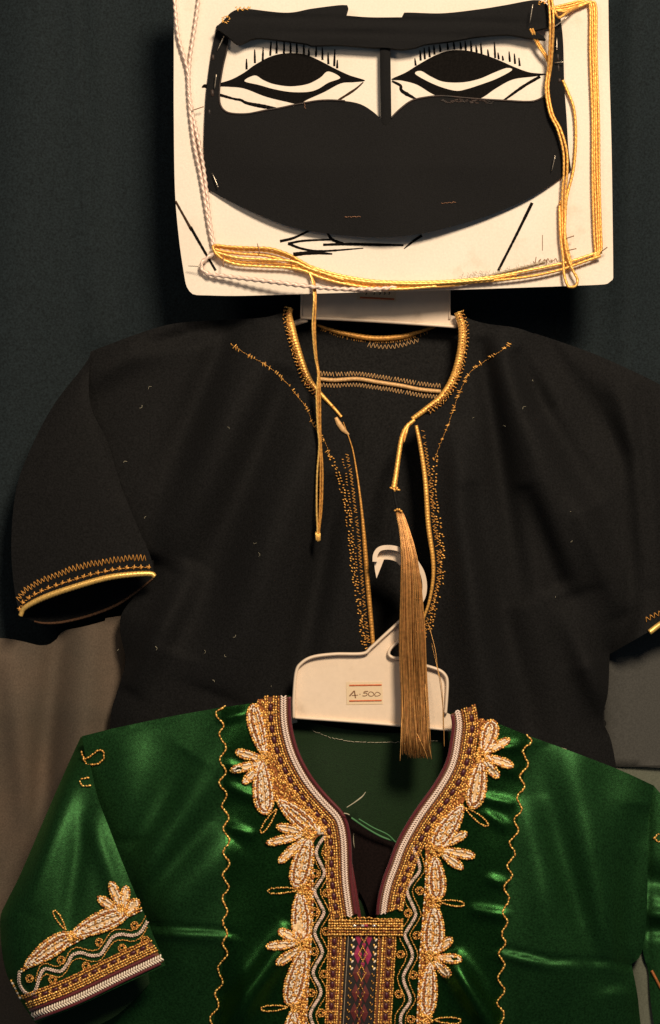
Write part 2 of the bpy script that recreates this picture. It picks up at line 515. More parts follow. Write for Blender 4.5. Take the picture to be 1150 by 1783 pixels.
o = sheet('drape', outline([(580, 1318), (900, 1324), (1080, 1326), (1250, 1322), (1400, 1322)], [(1400, 1322), (1400, 2050)], [(1400, 2050), (580, 2050)], [(580, 2050), (580, 1318)], step=14),
          d_olive, M['green_lit_cloth'], step=14)
tag(o, 'backcloth behind the right sleeve of the green dress, coloured pale olive for its greenish light', 'drape')

# ================================================================== BLACK DRESS
KB = (575, 1700)
bd = thing('black_dress', 'black cotton dress with gold piped neckline and short sleeves, hanging under the face board', 'dress', 600, 1560, 0.0)

neckL = [(509, 536), (505, 552), (511, 585), (523, 624), (538, 661), (557, 684), (583, 712), (598, 733), (612, 770), (622, 830), (630, 890), (636, 957), (642, 1031), (650, 1120), (655, 1180)]
neckR = [(716, 1180), (728, 1120), (740, 1073), (748, 1050), (754, 1011), (754, 972), (746, 913), (741, 839), (733, 781), (725, 742), (716, 730), (744, 712), (770, 690), (791, 656), (803, 611), (806, 572), (798, 545)]
bl_side = [(265, 985), (240, 1030), (212, 1070), (211, 1108), (219, 1147), (212, 1181), (201, 1215), (194, 1240), (190, 1300), (180, 1420), (170, 1560)]
br_side = [(1090, 1560), (1085, 1420), (1074, 1340), (1064, 1288), (1050, 1251), (1059, 1206), (1062, 1138)]
armL = [(158, 612), (152, 650), (158, 705), (188, 771), (211, 846), (244, 926), (265, 985)]
armR = [(1062, 1138), (1085, 1060), (1092, 980), (1088, 880), (1075, 790), (1040, 700), (985, 630), (940, 585)]
front_poly = outline([(509, 536), (480, 548), (446, 554), (370, 558), (300, 564), (235, 583), (158, 612)], armL, bl_side, [(170, 1560), (1090, 1560)], br_side, armR,
                     [(940, 585), (900, 571), (850, 564), (820, 556), (798, 545)], neckR[::-1], [(716, 1180), (655, 1180)], neckL[::-1], step=6)
_bfe = np.concatenate([cr(bl_side, 12), ])
_bre = cr(br_side, 12)

def d_black(x, y):
    x = np.asarray(x, float); y = np.asarray(y, float)
    out = 0.010 + 0.012 * np.clip((y - 560) / 300, 0, 1) ** 0.7
    # shoulders fall back, sides round off
    dl = pdist(_bfe, x, y, False); dr = pdist(_bre, x, y, False)
    out = out - 0.018 * np.exp(-dl / 45.0) - 0.018 * np.exp(-dr / 45.0)
    sh = np.maximum(np.abs(x - 655) - 190, 0) / 300
    out = out - 0.012 * sh ** 1.5
    # folds
    base_ = out; out = np.zeros_like(x)
    out = out + fold(x, y, (300, 575), (150, 660), 30, 0.005)
    out = out - fold(x, y, (255, 600), (420, 560), 16, 0.004)
    out = out + fold(x, y, (470, 600), (300, 930), 34, 0.006, 0.5, 60)
    out = out - fold(x, y, (400, 560), (270, 900), 22, 0.006, 0.5, 40)
    out = out + fold(x, y, (540, 760), (400, 1150), 34, 0.007, 0.5, 60)
    out = out - fold(x, y, (480, 700), (330, 1080), 26, 0.006, 0.5, 46)
    out = out - fold(x, y, (580, 880), (510, 1230), 22, 0.006, 0.5, 30)
    out = out - fold(x, y, (845, 640), (900, 1000), 17, 0.006, 0.5, 26)
    out = out + fold(x, y, (880, 620), (990, 980), 30, 0.008, 0.5, 48)
    out = out - fold(x, y, (910, 640), (1010, 850), 18, 0.007, 0.5, 28)
    out = out - fold(x, y, (950, 600), (1085, 800), 22, 0.003, 0.5, 30)
    out = out + fold(x, y, (960, 760), (1070, 1030), 26, 0.006, 0.5)
    out = out - fold(x, y, (925, 880), (1010, 1120), 20, 0.006, 0.5, 30)
    out = out + fold(x, y, (800, 800), (850, 1250), 26, 0.007, 0.5, 45)
    out = out - fold(x, y, (830, 900), (930, 1300), 22, 0.006, 0.5, 40)
    out = out + fold(x, y, (980, 1050), (1060, 1240), 26, 0.008, 0.5)
    out = out + fold(x, y, (330, 1010), (240, 1180), 26, 0.006, 0.5)
    out = base_ + 2.0 * out
    out = out + 0.0012 * np.sin(x / 23 + 0.006 * y) * np.sin(y / 61 + x / 130)
    # the slit edges lift a little
    return -out

bodice = sheet('bodice', front_poly, d_black, M['black'], bd, step=8)
# back panel seen through the neck
def d_bback(x, y):
    out = 0.003 + 0.004 * np.sin(x / 60.0) * np.clip((y - 700) / 300, 0, 1) + fold(x, y, (640, 690), (610, 1000), 18, 0.004) + fold(x, y, (700, 760), (690, 1050), 14, 0.004)
    return 0.012 - out
back_poly = outline([(500, 556), (556, 566), (600, 580), (650, 588), (700, 585), (745, 572), (812, 556)], [(812, 556), (985, 620), (1050, 900), (1055, 1560)], [(1055, 1560), (200, 1560)], [(200, 1560), (270, 900), (250, 620), (500, 556)], step=10)
sheet('back_panel', back_poly, d_bback, M['black_in'], bd, step=14)

# sleeves
def d_bsl(x, y):
    # cross position 0..1 between outer edge and armhole
    xo = np.interp(y, [600, 644, 705, 785, 855, 950, 1060, 1100], [165, 141, 94, 52, 28, 19, 32, 38])
    xi = np.interp(y, [600, 650, 705, 771, 846, 926, 985, 1010, 1100], [170, 170, 172, 192, 214, 246, 266, 272, 272])
    t = np.clip((x - xo) / np.maximum(xi - xo, 20), -0.05, 1.05)
    out = 0.006 + 0.015 * (1 - (2 * t - 1.25) ** 2 * 0.36) * np.tanh(np.clip((y - 570) / 160, 0.05, 9))
    out = out - fold(x, y, (165, 660), (215, 850), 14, 0.004)
    return -out
cuffL = [(36, 1072), (44, 1058), (78, 1040), (130, 1022), (183, 1007), (222, 1001), (261, 999), (270, 1004)]
slL = outline([(164, 610), (141, 644), (94, 705), (52, 785), (28, 855), (20, 950), (26, 1030), (36, 1072)], cuffL, [(270, 1004), (262, 968), (244, 926), (211, 846), (188, 771), (158, 705), (156, 640), (164, 610)], step=6)
sl = sheet('sleeve', slL, d_bsl, M['black'], bd, step=7)
def off(f, dz):
    return lambda x, y: f(x, y) - dz
mb = MB(); mb.ptube(cuffL, d_bsl, [4.0, 5.0, 5.2, 5.2, 5.2, 5.2, 5.0, 4.5], n=10, lift=0.0005, step=1.2, ridge=0.05, ply=3, twist=2600.0)
mb.build('cuff_piping', M['gold_b'], sl)
mb = MB(); mb.zig([(31, 1045), (40, 1030), (70, 1012), (130, 989), (190, 976), (230, 971), (255, 972)], 3.3, 6.0, 1.5, d_bsl)
mb.build('zigzag_stitching', M['gold_d'], sl)
pth = resample(cr([(35, 1060), (44, 1045), (78, 1026), (130, 1008), (183, 994), (222, 988), (260, 987)], 2), 12.6)
mb = MB()
for i, (x, y) in enumerate(pth):
    x += random.uniform(-.5, .5)
    for a, l in ((0.1, 10.5), (1.7, 10), (-0.2, 7)):
        mb.beads([x + random.uniform(-1, 1)], [y + (1.5 if a < 0 else 0)], a + random.uniform(-.2, .2), l, 3.0, d_bsl)
    if i:
        px_, py_ = pth[i - 1]
        mb.beads([(x + px_) / 2], [(y + py_) / 2 + 1], 0.0, 6, 1.6, d_bsl)
mb.build('cross_stitching', M['gold_d'], sl)
# inside of the left sleeve: back half and its inner piping
def d_bslb(x, y):
    t = np.clip((x - 36) / 234.0, 0, 1)
    return -0.004 + 0.020 * np.sin(np.pi * t)
slb = outline([(36, 1073), (60, 1082), (78, 1086), (110, 1084), (156, 1073), (200, 1056), (235, 1034), (270, 1006)], [(270, 1006), (258, 950), (180, 900), (80, 930), (30, 1000), (36, 1073)], step=8)
sb = sheet('sleeve_inside', slb, d_bslb, M['black_in'], bd, step=9)
mb = MB(); mb.ptube([(60, 1082), (78, 1085), (110, 1083), (156, 1072), (200, 1055), (235, 1033), (266, 1008)], d_bslb, [1.5, 2.4, 2.6, 2.6, 2.6, 2.2, 1.5], n=6, lift=0.0006, ridge=0.1, twist=2500)
mb.build('inner_piping', M['umber_d'], sb)
# right sleeve, mostly out of the picture
def d_bsr(x, y):
    t = np.clip((x - 1060) / 260.0, -0.6, 1)
    out = 0.004 + 0.015 * (1 - (2 * t - 0.8) ** 2 * 0.25) * np.tanh(np.clip((y - 560) / 160, 0.05, 9))
    out = out + fold(x, y, (1080, 680), (1120, 980), 24, 0.006) - fold(x, y, (1120, 720), (1140, 1050), 18, 0.005)
    ax_ = np.interp(y, [585, 630, 700, 790, 880, 980, 1060, 1138], [940, 985, 1040, 1075, 1088, 1092, 1085, 1062])
    t = np.clip((np.asarray(x) - ax_) / 45.0, 0, 1); t = t * t * (3 - 2 * t)
    return (d_black(x, y) + 0.0008) * (1 - t) - out * t
slR = outline([(930, 580), (973, 594), (1037, 617), (1102, 646), (1150, 670), (1200, 705), (1260, 790), (1310, 930), (1320, 1010)], [(1320, 1010), (1280, 1040), (1220, 1063), (1160, 1082), (1130, 1100), (1062, 1139)],
              [(1062, 1139), (1080, 1060), (1087, 980), (1083, 880), (1070, 795), (1030, 700), (980, 640), (930, 580)], step=6)
sr = sheet('sleeve', slR, d_bsr, M['black'], bd, step=8)
mb = MB(); mb.ptube([(1131, 1101), (1160, 1082), (1220, 1063), (1280, 1040), (1320, 1010)], d_bsr, 5, n=8, lift=0.0008, step=2)
mb.build('cuff_piping', M['gold_b'], sr)
mb = MB(); mb.zig([(1124, 1080), (1150, 1066), (1210, 1045), (1270, 1020), (1310, 990)], 4.0, 5.0, 1.5, d_bsr, lift=0.0008)
mb.zig([(1135, 1097), (1155, 1085)], 3.0, 3.0, 2.0, d_bsr, lift=0.0008)
mb.build('zigzag_stitching', M['gold_d'], sr)

# neckline piping, left then right
def neck_pipe(path, rad, name='neck_piping', mm='gold', lift=0.0012):
    mb = MB()
    mb.ptube(path, d_black, rad, n=10, lift=lift, step=0.8, ridge=0.035, ply=0, twist=3000)
    return mb.build(name, M[mm], bodice)
nl = [(507, 537), (504, 552), (511, 585), (523, 624), (538, 661), (557, 684), (583, 712), (595, 726)]
nr = [(797, 544), (805, 572), (803, 611), (791, 656), (770, 690), (744, 711), (718, 730)]
neck_pipe(nl, [4, 7.5, 7.0, 6.6, 6, 4.0, 3.0, 2.5])
neck_pipe(nr, [6, 7, 7, 7, 6.2, 5, 4.2])
# rough couching along the outside of each piping
def shift(path, dd):
    p = cr(path, 2.0); d = np.gradient(p, axis=0); d /= np.linalg.norm(d, axis=1)[:, None] + 1e-9
    return p + np.stack([-d[:, 1], d[:, 0]], 1) * dd
for path, sgn in ((nl[:6], 1), (nr[:6], -1)):
    mb = MB()
    for k, (dd, mm, hh) in enumerate(((1, [0, 1, 2], 0.0036), (4, [0, 1, 2, 1], 0.0030), (7, [0, 1, 2], 0.0018), (10, [1], 0.001))):
        mb.chain(shift(path, sgn * dd), 4.6 + k * 0.8, 2.9 - 0.3 * k, off(d_black, hh), mm, tilt=1.0, jit=0.5, lk=0.8)
    mb.build('couching_stitches', [M['gold_b'], M['gold_d'], M['rust']], bodice)
neck_pipe([(598, 735), (610, 768), (616, 790), (624, 839), (631, 898), (636, 957), (642, 1031), (649, 1110), (653, 1170)], [0.8, 1.3, 1.8, 2.6, 3.8, 4.2, 4.0, 3.8, 3.5], 'slit_piping', 'gold_d', 0.0008)
neck_pipe([(725, 741), (733, 781), (741, 839), (746, 913), (754, 972), (754, 1011), (747, 1050), (738, 1078), (728, 1130)], [3.2, 3.8, 4.2, 4.4, 4.2, 3.6, 2.8, 2.2, 2], 'slit_piping', 'gold', 0.0008)
# beige end tag on the left
mb = MB(); mb.ptube([(585, 727), (590, 737), (598, 748), (608, 757)], d_black, [3, 5, 4.6, 1.5], n=8, lift=0.001, flat=0.5)
mb.build('binding_end', M['beige'], bodice)
# stitch rows
rows = [
    ([(405, 601), (430, 617), (470, 640), (505, 672)], 'cl'), ([(510, 680), (535, 712), (545, 738), (564, 765), (575, 795)], 'cl'),
    ([(575, 795), (588, 822), (598, 860), (606, 900), (612, 950), (616, 1000), (626, 1060), (634, 1128)], 'cl2'),
    ([(604, 790), (612, 830), (618, 880), (624, 930), (629, 990), (635, 1060), (642, 1120)], 'row'),
    ([(598, 800), (606, 850), (613, 910), (619, 960), (624, 1020), (631, 1080), (638, 1128)], 'row2'),
    ([(888, 599), (872, 611), (840, 632), (818, 650), (802, 680), (790, 712), (780, 742), (770, 765), (759, 795)], 'cl'),
    ([(759, 795), (757, 830), (758, 870), (766, 920), (772, 970), (769, 1010), (757, 1060), (746, 1110)], 'cl2'),
    ([(736, 743), (742, 785), (749, 839), (755, 905), (763, 965), (763, 1010), (754, 1050), (744, 1080), (738, 1120)], 'row'),
    ([(750, 860), (756, 890), (762, 930), (768, 970), (766, 1010), (757, 1050), (748, 1090)], 'row2'),
]
for path, kind in rows:
    mb = MB()
    p = cr(path, 2)
    if kind == 'cl':
        q = resample(p, 3.6); d = np.gradient(q, axis=0); a = np.arctan2(d[:, 1], d[:, 0])
        ph = np.arange(len(q))
        big = (np.sin(ph * 0.75) > -0.1) & (RNG.uniform(0, 1, len(q)) > 0.12)
        n_ = big.sum()
        mb.beads(q[big, 0] + RNG.normal(0, 1, n_), q[big, 1] + RNG.normal(0, 1, n_), a[big] + 1.2 + RNG.normal(0, .3, n_), 7.5 + RNG.normal(0, 2.0, n_), 2.2, d_black, RNG.integers(0, 2, n_))
        mb.chain(p, 5, 1.1, d_black, 1, tilt=0.1)
    elif kind == 'cl2':
        for dd in (-2.5, 2.5):
            q = resample(p + [dd, 0], 5.2); n_ = len(q)
            k = RNG.uniform(0, 1, n_) > 0.22
            mb.beads(q[k, 0] + RNG.normal(0, 1.0, k.sum()), q[k, 1] + RNG.normal(0, 1, k.sum()), RNG.normal(0.3, .4, k.sum()), 4.2, 2.8, d_black, RNG.integers(0, 2, k.sum()))
    elif kind == 'row':
        mb.zig(p, 3.0, 3.2, 1.4, d_black, 1, drop=0.2)
    else:
        q = resample(p, 5.0); n_ = len(q); k = RNG.uniform(0, 1, n_) > 0.25
        mb.beads(q[k, 0] + RNG.normal(0, .8, k.sum()), q[k, 1], RNG.normal(0.2, .3, k.sum()), 4.2, 2.2, d_black, 1)
    mb.build('stitch_row', [M['gold'], M['gold_d']], bodice)
# braids on the inside of the back
bp_ = bd.children[1]
mb = MB()
mb.ptube([(553, 566), (575, 574), (600, 581), (650, 589), (700, 586), (745, 573), (760, 568)], d_bback, [2, 4, 5, 5, 5, 3.5, 2], n=8, lift=0.001, ridge=0.08, ply=3, twist=2500)
mb.zig([(560, 572), (600, 586), (650, 595), (700, 592), (745, 578)], 2.0, 5.0, 0.9, d_bback, 0, drop=0.3)
mb.build('neck_braid', M['gold_d'], bp_)
mb = MB(); mb.zig([(640, 601), (672, 605), (700, 601), (730, 592)], 3.4, 4.5, 1.1, d_bback, 0)
mb.build('zigzag_stitching', M['beige'], bp_)
mid = [(556, 660), (583, 662), (622, 660), (661, 666), (700, 672), (730, 678), (768, 682)]
mb = MB(); mb.ptube(mid, d_bback, 3.8, n=8, lift=0.001, ridge=0.06, ply=3, twist=2500)
mb.build('braid_band', M['beige'], bp_)
for dy in (-10, 10):
    mb = MB(); mb.zig(np.array(mid) + [0, dy], 2.6, 4.2, 1.2, d_bback, 0, drop=0.05)
    mb.build('zigzag_stitching', M['beige'], bp_)
# loose tie at the right of the slit, with the black thread that carries the tassel
mb = MB(); mb.ptube([(722, 731), (708, 744), (700, 762), (695, 790), (690, 825), (686, 850)], [-0.024, -0.026, -0.028, -0.030, -0.032, -0.034], [3.2, 4.0, 4.2, 4.2, 4.4, 5.2], n=9, step=1.2, ridge=0.07, ply=3, twist=2400)
mb.ptube([(712, 738), (708, 752), (704, 770)], [-0.025, -0.027, -0.028], [2.4, 2.6, 0.8], n=7)
mb.beads(np.array([682, 687, 691, 686, 694]), np.array([850, 853, 851, 847, 853]), np.array([0.4, 1.2, 2.2, 0, 0.1]), 8, 4.5, flat(-0.034), 0, lift=0.001)
mb.build('tie', M['gold'], bd)

# ------------------------------------------------------------------ upper hanger (mostly behind the board)
h1 = thing('clothes_hanger', 'pale plastic hanger plate peeking out between face board and black dress', 'hanger', 655, 560, -0.002)
pl = outline([(524, 552), (525, 470), (545, 440), (620, 425)], [(620, 425), (700, 425)], [(700, 425), (765, 440), (784, 470), (783, 548)], [(783, 548), (793, 551), (795, 568)], [(795, 568), (700, 561), (600, 555), (524, 552)], step=6)
pt = sheet('plate', pl, flat(-0.004), M['plastic'], h1, step=14, thick=0.0016)
mb = MB(); mb.ptube([(524, 553), (600, 556), (700, 562), (795, 569)], flat(-0.0045), 3.0, n=8, step=6)
mb.ptube([(525, 552), (526, 500), (528, 470)], flat(-0.0045), 2.0, n=8, step=6)
mb.ptube([(783, 556), (783, 500), (782, 470)], flat(-0.0045), 2.0, n=8, step=6)
mb.build('rim', M['plastic'], h1)
for sgn in (-1, 1):
    mb = MB(); mb.ptube([(655 + sgn * 120, 556), (655 + sgn * 170, 572), (655 + sgn * 260, 602)], [-0.002, 0.006, 0.010], 5, n=8, step=10)
    mb.build('arm', M['plastic'], h1)
mb = MB(); mb.ptube([(655, 430), (660, 390), (690, 360), (680, 320), (650, 310), (630, 330)], flat(-0.003), 6, n=8, step=4)
mb.build('hook', M['plastic'], h1)
st = sheet('price_sticker', [(622, 470), (690, 470), (690, 525), (622, 522)], flat(-0.0047), M['sticker'], h1, step=20, thick=0.0002)
mb = MB(); mb.ribbon([(627, 518), (687, 521)], 3.2, flat(-0.0048), lift=0.0002)
mb.build('printed_line', M['orange'], st)
mb = MB()
for x in (636, 650, 660, 668, 676):
    mb.ribbon([(x, 503), (x + 3, 511), (x + 1, 513)], 1.6, flat(-0.0048), lift=0.0002)
mb.build('handwriting', M['ink_brown'], st)

# ================================================================== FACE BOARD
def d_board(x, y):
    return -0.027 - 0.004 * ((np.asarray(x) - 680) / 380.0) ** 2 * 0.5 - 0.003 * np.clip((np.asarray(y) - 300) / 220, 0, 1) ** 2
board = thing('face_board', 'cream card board with a face drawn in black marker, rounded lower corners', 'board', 680, 510, -0.04)
b_poly = outline([(303, -60), (303, 100), (303, 200), (305, 330), (312, 415), (321, 478), (326, 500), (336, 512), (350, 514)], [(350, 514), (420, 515), (560, 511), (700, 507), (840, 503), (960, 499), (1040, 496)],
                 [(1040, 496), (1058, 494), (1067, 487), (1068, 470), (1067, 380), (1065, 250), (1061, 100), (1059, -60)], [(1059, -60), (303, -60)], step=6)
card = sheet('card', b_poly, d_board, M['card'], board, step=14, thick=0.0018)

def ink(name, poly, holes=(), mm='ink'):
    return sheet(name, cr(poly, 3, True), off(d_board, 0.00025), M[mm], board, step=6, holes=[cr(h, 3, True) for h in holes], thick=0.0001)
ink('eye_drawing', [(380, 146), (404, 138), (426, 126), (444, 113), (470, 99), (495, 93), (528, 94), (554, 104), (583, 119), (609, 131), (636, 140), (616, 143), (594, 145), (565, 160), (536, 173), (521, 181), (499, 177), (463, 168), (426, 154), (400, 151), (380, 150)],
    [[(426, 141), (444, 131), (459, 139), (477, 146), (506, 150), (536, 146), (558, 135), (572, 124), (593, 135), (572, 144), (554, 155), (536, 160), (506, 160), (477, 155), (452, 148)]])
ink('eye_drawing', [(682, 138), (707, 126), (733, 110), (759, 96), (784, 88), (813, 88), (843, 95), (872, 106), (897, 117), (923, 126), (952, 129), (930, 133), (894, 138), (865, 153), (835, 172), (800, 176), (770, 170), (751, 162), (726, 147), (700, 140)],
    [[(723, 128), (733, 123), (751, 133), (773, 142), (806, 143), (835, 137), (861, 126), (883, 118), (892, 122), (865, 137), (835, 148), (813, 155), (795, 158), (770, 152), (744, 141)]])
def stroke(name, path, wd, mm='ink', lift=0.0003, rough=0.06):
    mb = MB(); mb.ribbon(path, wd, d_board, lift=lift, rough=rough, step=2.5)
    return mb.build(name, M[mm], board)
stroke('eye_line', [(633, 143), (618, 156), (590, 174)], [2, 4, 3.4], 'ink_brown')
stroke('eye_line', [(383, 165), (408, 172), (420, 174), (433, 180), (481, 189)], [5, 3.4, 5, 7, 4])
stroke('eye_line', [(941, 133), (912, 150), (877, 175)], [5, 5, 3.4])
stroke('eye_line', [(683, 141), (698, 149), (700, 158), (726, 173)], [3, 5, 6, 3])
stroke('eye_line', [(352, 152), (358, 149), (362, 153)], [2, 7, 5])
L1 = [(410, 280, 330), (450, 235, 300), (487, 225, 290), (523, 198, 265), (553, 195, 255), (588, 195, 258), (620, 195, 255), (650, 195, 258), (683, 205, 260), (707, 230, 265), (740, 220, 270), (772, 225, 285), (800, 250, 305), (828, 235, 315), (842, 285, 325)]
for x, a, b in L1:
    stroke('eyelash', [(280 + (x + random.uniform(-2, 3)) / 2.738, a / 2.738), (280 + x / 2.738, b / 2.738)], [1.6, 3.4, 3.8])
L2 = [(176, 278, 312), (200, 240, 288), (220, 228, 282), (243, 222, 272), (266, 215, 260), (294, 212, 248), (330, 200, 238), (360, 195, 236), (392, 200, 236), (415, 195, 240), (442, 195, 248), (467, 215, 250), (490, 205, 258), (523, 235, 268), (555, 200, 276), (572, 250, 282), (593, 265, 288), (625, 245, 294), (650, 255, 304), (672, 275, 314)]
for x, a, b in L2:
    stroke('eyelash', [(660 + (x - 4) / 2.738, a / 2.738), (660 + x / 2.738, b / 2.738)], [1.6, 3.4, 3.6])
for pth_, wd in (([(488, 420), (512, 414), (540, 401)], [5, 4, 3]), ([(502, 424), (530, 419), (579, 417)], [4, 3.4, 3]), ([(502, 424), (527, 433), (561, 437), (633, 432)], [4.4, 3.6, 3, 1.6]),
                 ([(563, 426), (603, 425), (660, 426), (703, 427)], [4, 5, 5, 3]), ([(511, 443), (544, 440), (579, 442)], [7, 6.5, 2.5]), ([(570, 405), (579, 417), (598, 424)], [3.5, 5, 4]), ([(735, 410), (720, 420), (704, 433)], [5, 4.4, 1.4])):
    stroke('mouth_line', pth_, wd)
stroke('cheek_line', [(927, 353), (900, 408), (868, 471)], [5.5, 4.6, 4.4], 'ink')
stroke('cheek_line', [(306, 350), (331, 395), (334, 401)], [3.4, 4, 4.6], 'ink_brown')
stroke('cheek_line', [(332, 395), (352, 430), (376, 471)], [5, 4.6, 4], 'ink')
# faint pencilled word and line near the lower right corner
mb = MB()
for k, pts in enumerate(([(934, 447), (932, 458), (929, 455)], [(938, 455), (942, 451), (939, 457), (945, 456)], [(946, 455), (949, 451), (947, 457), (951, 452)], [(952, 452), (951, 462), (954, 450), (957, 455)],
                         [(958, 455), (962, 452), (960, 457), (964, 453)], [(965, 454), (968, 450), (971, 456)])):
    mb.ribbon(pts, 1.3, d_board, lift=0.0003, step=1.2)
mb.build('pencil_word', M['pencil'], board)
stroke('pencil_line', [(945, 409), (945, 436)], [0.9, 1.2], 'pencil')

# ================================================================== MASK
mask = thing('face_mask', 'stiff black cloth face mask with two eye openings, pinned to the cream board', 'mask', 675, 412, -0.046)
def d_mask(x, y):
    x = np.asarray(x, float); y = np.asarray(y, float)
    u = (x - 672) / 320.0
    out = 0.0022 + 0.006 * np.clip(1 - u ** 2, 0, 1) * np.clip((y - 170) / 120.0, 0.12, 1)
    out = out + 0.0022 * np.exp(-((x - 672) / 60.0) ** 2) * np.clip((y - 60) / 60, 0, 1)
    out = out + 0.0006 * np.sin(x / 47.0 + y / 80.0) + 0.0004 * np.sin(y / 29.0 - x / 60)
    return d_board(x, y) - out
outer = outline([(378, 44), (368, 95), (360, 153), (357, 197), (355, 256), (357, 300), (362, 329)], [(362, 329), (387, 343), (429, 364), (481, 386), (520, 398), (568, 406), (603, 410), (655, 413), (690, 412), (732, 407), (784, 395), (854, 374), (923, 344), (983, 306), (995, 297)],
                [(995, 297), (990, 256), (987, 205), (983, 146), (981, 73), (976, 26)], [(976, 26), (700, 40), (378, 44)], step=5)
eyeL = outline([(400, 58), (395, 88), (389, 113), (384, 142), (382, 164), (384, 183), (393, 194), (408, 198), (433, 198), (463, 192), (488, 188), (521, 181), (558, 175), (590, 175), (616, 178), (634, 184), (653, 197), (664, 208)], [(664, 208), (662, 88), (662, 58)], [(662, 58), (400, 58)], step=5)
eyeR = outline([(681, 206), (697, 190), (718, 175), (744, 169), (770, 167), (806, 170), (843, 173), (879, 175), (916, 177), (934, 175), (949, 166), (956, 150)], [(956, 150), (958, 110), (962, 50)], [(962, 50), (680, 58)], [(680, 58), (681, 206)], step=5)
panel = sheet('mask_panel', outer, d_mask, M['mask'], mask, step=7, holes=[eyeL, eyeR], thick=0.0009)
# hem rolls along the eye openings
for e, rng_ in ((eyeL, (4, 66)), (eyeR, (0, 62))):
    mb = MB()
    p = resample(e[rng_[0]:rng_[1]], 3)
    mb.tube(Wn(p[:, 0], p[:, 1], d_mask(p[:, 0], p[:, 1]) - 0.0003), 1.6 * S, 6)
    mb.build('eye_hem', M['mask_edge'], panel)
def d_bridge(x, y):
    return d_board(x, y) - 0.0070 - 0.0008 * np.clip(1 - ((np.asarray(x) - 671.5) / 9.5) ** 2, 0, 1) + 0.0015 * np.clip((np.asarray(y) - 170) / 60, 0, 1)
sheet('nose_ridge', outline([(662, 70), (662.5, 140), (664, 212)], [(664, 212), (672, 218), (682, 208)], [(682, 208), (681, 140), (680, 70)], [(680, 70), (662, 70)], step=4), d_bridge, M['mask'], mask, step=4, thick=0.0030)
def d_brow(x, y):
    x = np.asarray(x, float); y = np.asarray(y, float)
    mid_ = np.interp(x, [376, 480, 640, 780, 960], [42, 44, 56, 46, 30])
    t = np.clip((y - mid_) / 34.0, -1.2, 1.2)
    out = 0.0095 + 0.0016 * (1 - t * t * 0.6) + 0.0006 * np.sin(x / 33 + y / 20)
    out = out - fold(x, y, (430, 30), (900, 40), 3.5, 0.0016) - fold(x, y, (500, 56), (800, 62), 3, 0.0012)
    return d_board(x, y) - out
brow = outline([(376, 47), (390, 35), (402, 22), (415, 16), (430, 15)], [(430, 15), (499, 22), (543, 15), (590, 9), (605, 9)], [(605, 9), (607, 14), (603, 27)], [(603, 27), (645, 30), (700, 30)], [(700, 30), (704, 22), (770, 23), (835, 16), (879, 9), (930, 0), (948, 4), (960, 15)],
               [(960, 15), (961, 32), (957, 47)], [(957, 47), (930, 54), (946, 62), (951, 69)], [(951, 69), (923, 66), (886, 60), (835, 63), (788, 71), (740, 77), (726, 82), (700, 86)], [(700, 86), (672, 83), (645, 82), (590, 78), (543, 79), (535, 76), (499, 71), (455, 66), (437, 68)], [(437, 68), (417, 77), (406, 71), (399, 65), (376, 47)], step=5)
sheet('brow_band', brow, d_brow, M['mask'], mask, step=6, thick=0.005)
# brown worn patches and gold frays at the band end
mb = MB()
n_ = 46
mb.beads(np.concatenate([RNG.uniform(386, 400, 16), RNG.uniform(410, 436, 18), RNG.uniform(938, 962, 12)]), np.concatenate([RNG.uniform(28, 40, 16), RNG.uniform(12, 18, 18), RNG.uniform(-2, 8, 12)]), RNG.uniform(0, 3, n_), 5, 1.8, off(d_brow, 0), 0)
o = mb.build('gold_fray', M['gold'], mask); o['kind'] = 'stuff'
mb = MB()
for x, y, l, w_ in ((371, 100, 14, 9), (370, 162, 16, 10), (365, 195, 12, 7), (972, 100, 16, 8), (973, 118, 18, 7), (975, 140, 10, 9)):
    mb = MB(); mb.beads([x], [y], 1.5, l, w_, d_mask, 0, lift=-0.0009)
    mb.build('worn_patch', M['mask_edge'], mask)
mb = MB(); mb.beads(RNG.uniform(770, 860, 40), RNG.normal(176, 2, 40), RNG.normal(0.1, .3, 40), 9, 2.6, d_mask, 0, lift=0.0)  # brown flecks paint the fold's sheen along the right panel's top edge
o = mb.build('fold_sheen', M['mask_edge'], mask); o['kind'] = 'stuff'
for pts, wd in (([(603, 378), (627, 377)], 2.0), ([(770, 354), (792, 352)], 1.4), ([(530, 178), (532, 188)], 1.2)):
    mb = MB(); mb.chain(pts, 4, wd * 0.8, d_mask, 0)
    mb.build('loose_stitch', M['pencil'], mask)

# ================================================================== CORDS ON THE BOARD
gd = lambda z: off(d_board, z)
def strand(mb, path, r=2.6, z=0.003, mm=0, dep=None, zz=None, tw=1500, ridge=0.09, ph=None):
    p = resample(cr(path, 1.2), 1.2)
    p[:, 0] += 0.5 * np.sin(np.arange(len(p)) / 37.0 + random.uniform(0, 6)); p[:, 1] += 0.4 * np.sin(np.arange(len(p)) / 29.0 + random.uniform(0, 6))
    y = (dep or d_board)(p[:, 0], p[:, 1])
    if zz is None:
        y = y - z
    else:
        y = y - np.interp(np.linspace(0, 1, len(p)), np.linspace(0, 1, len(zz)), zz)
    mb.tube(Wn(p[:, 0], p[:, 1], y), 0.84 * r * S, 8, mm, twist=tw * 1.25, ridge=ridge, ply=2, phase=random.uniform(0, 6) if ph is None else ph)

gc = thing('gold_cord', 'bundle of thin gold cords looped down the right side and bottom of the board', 'cord', 760, 505, -0.045)
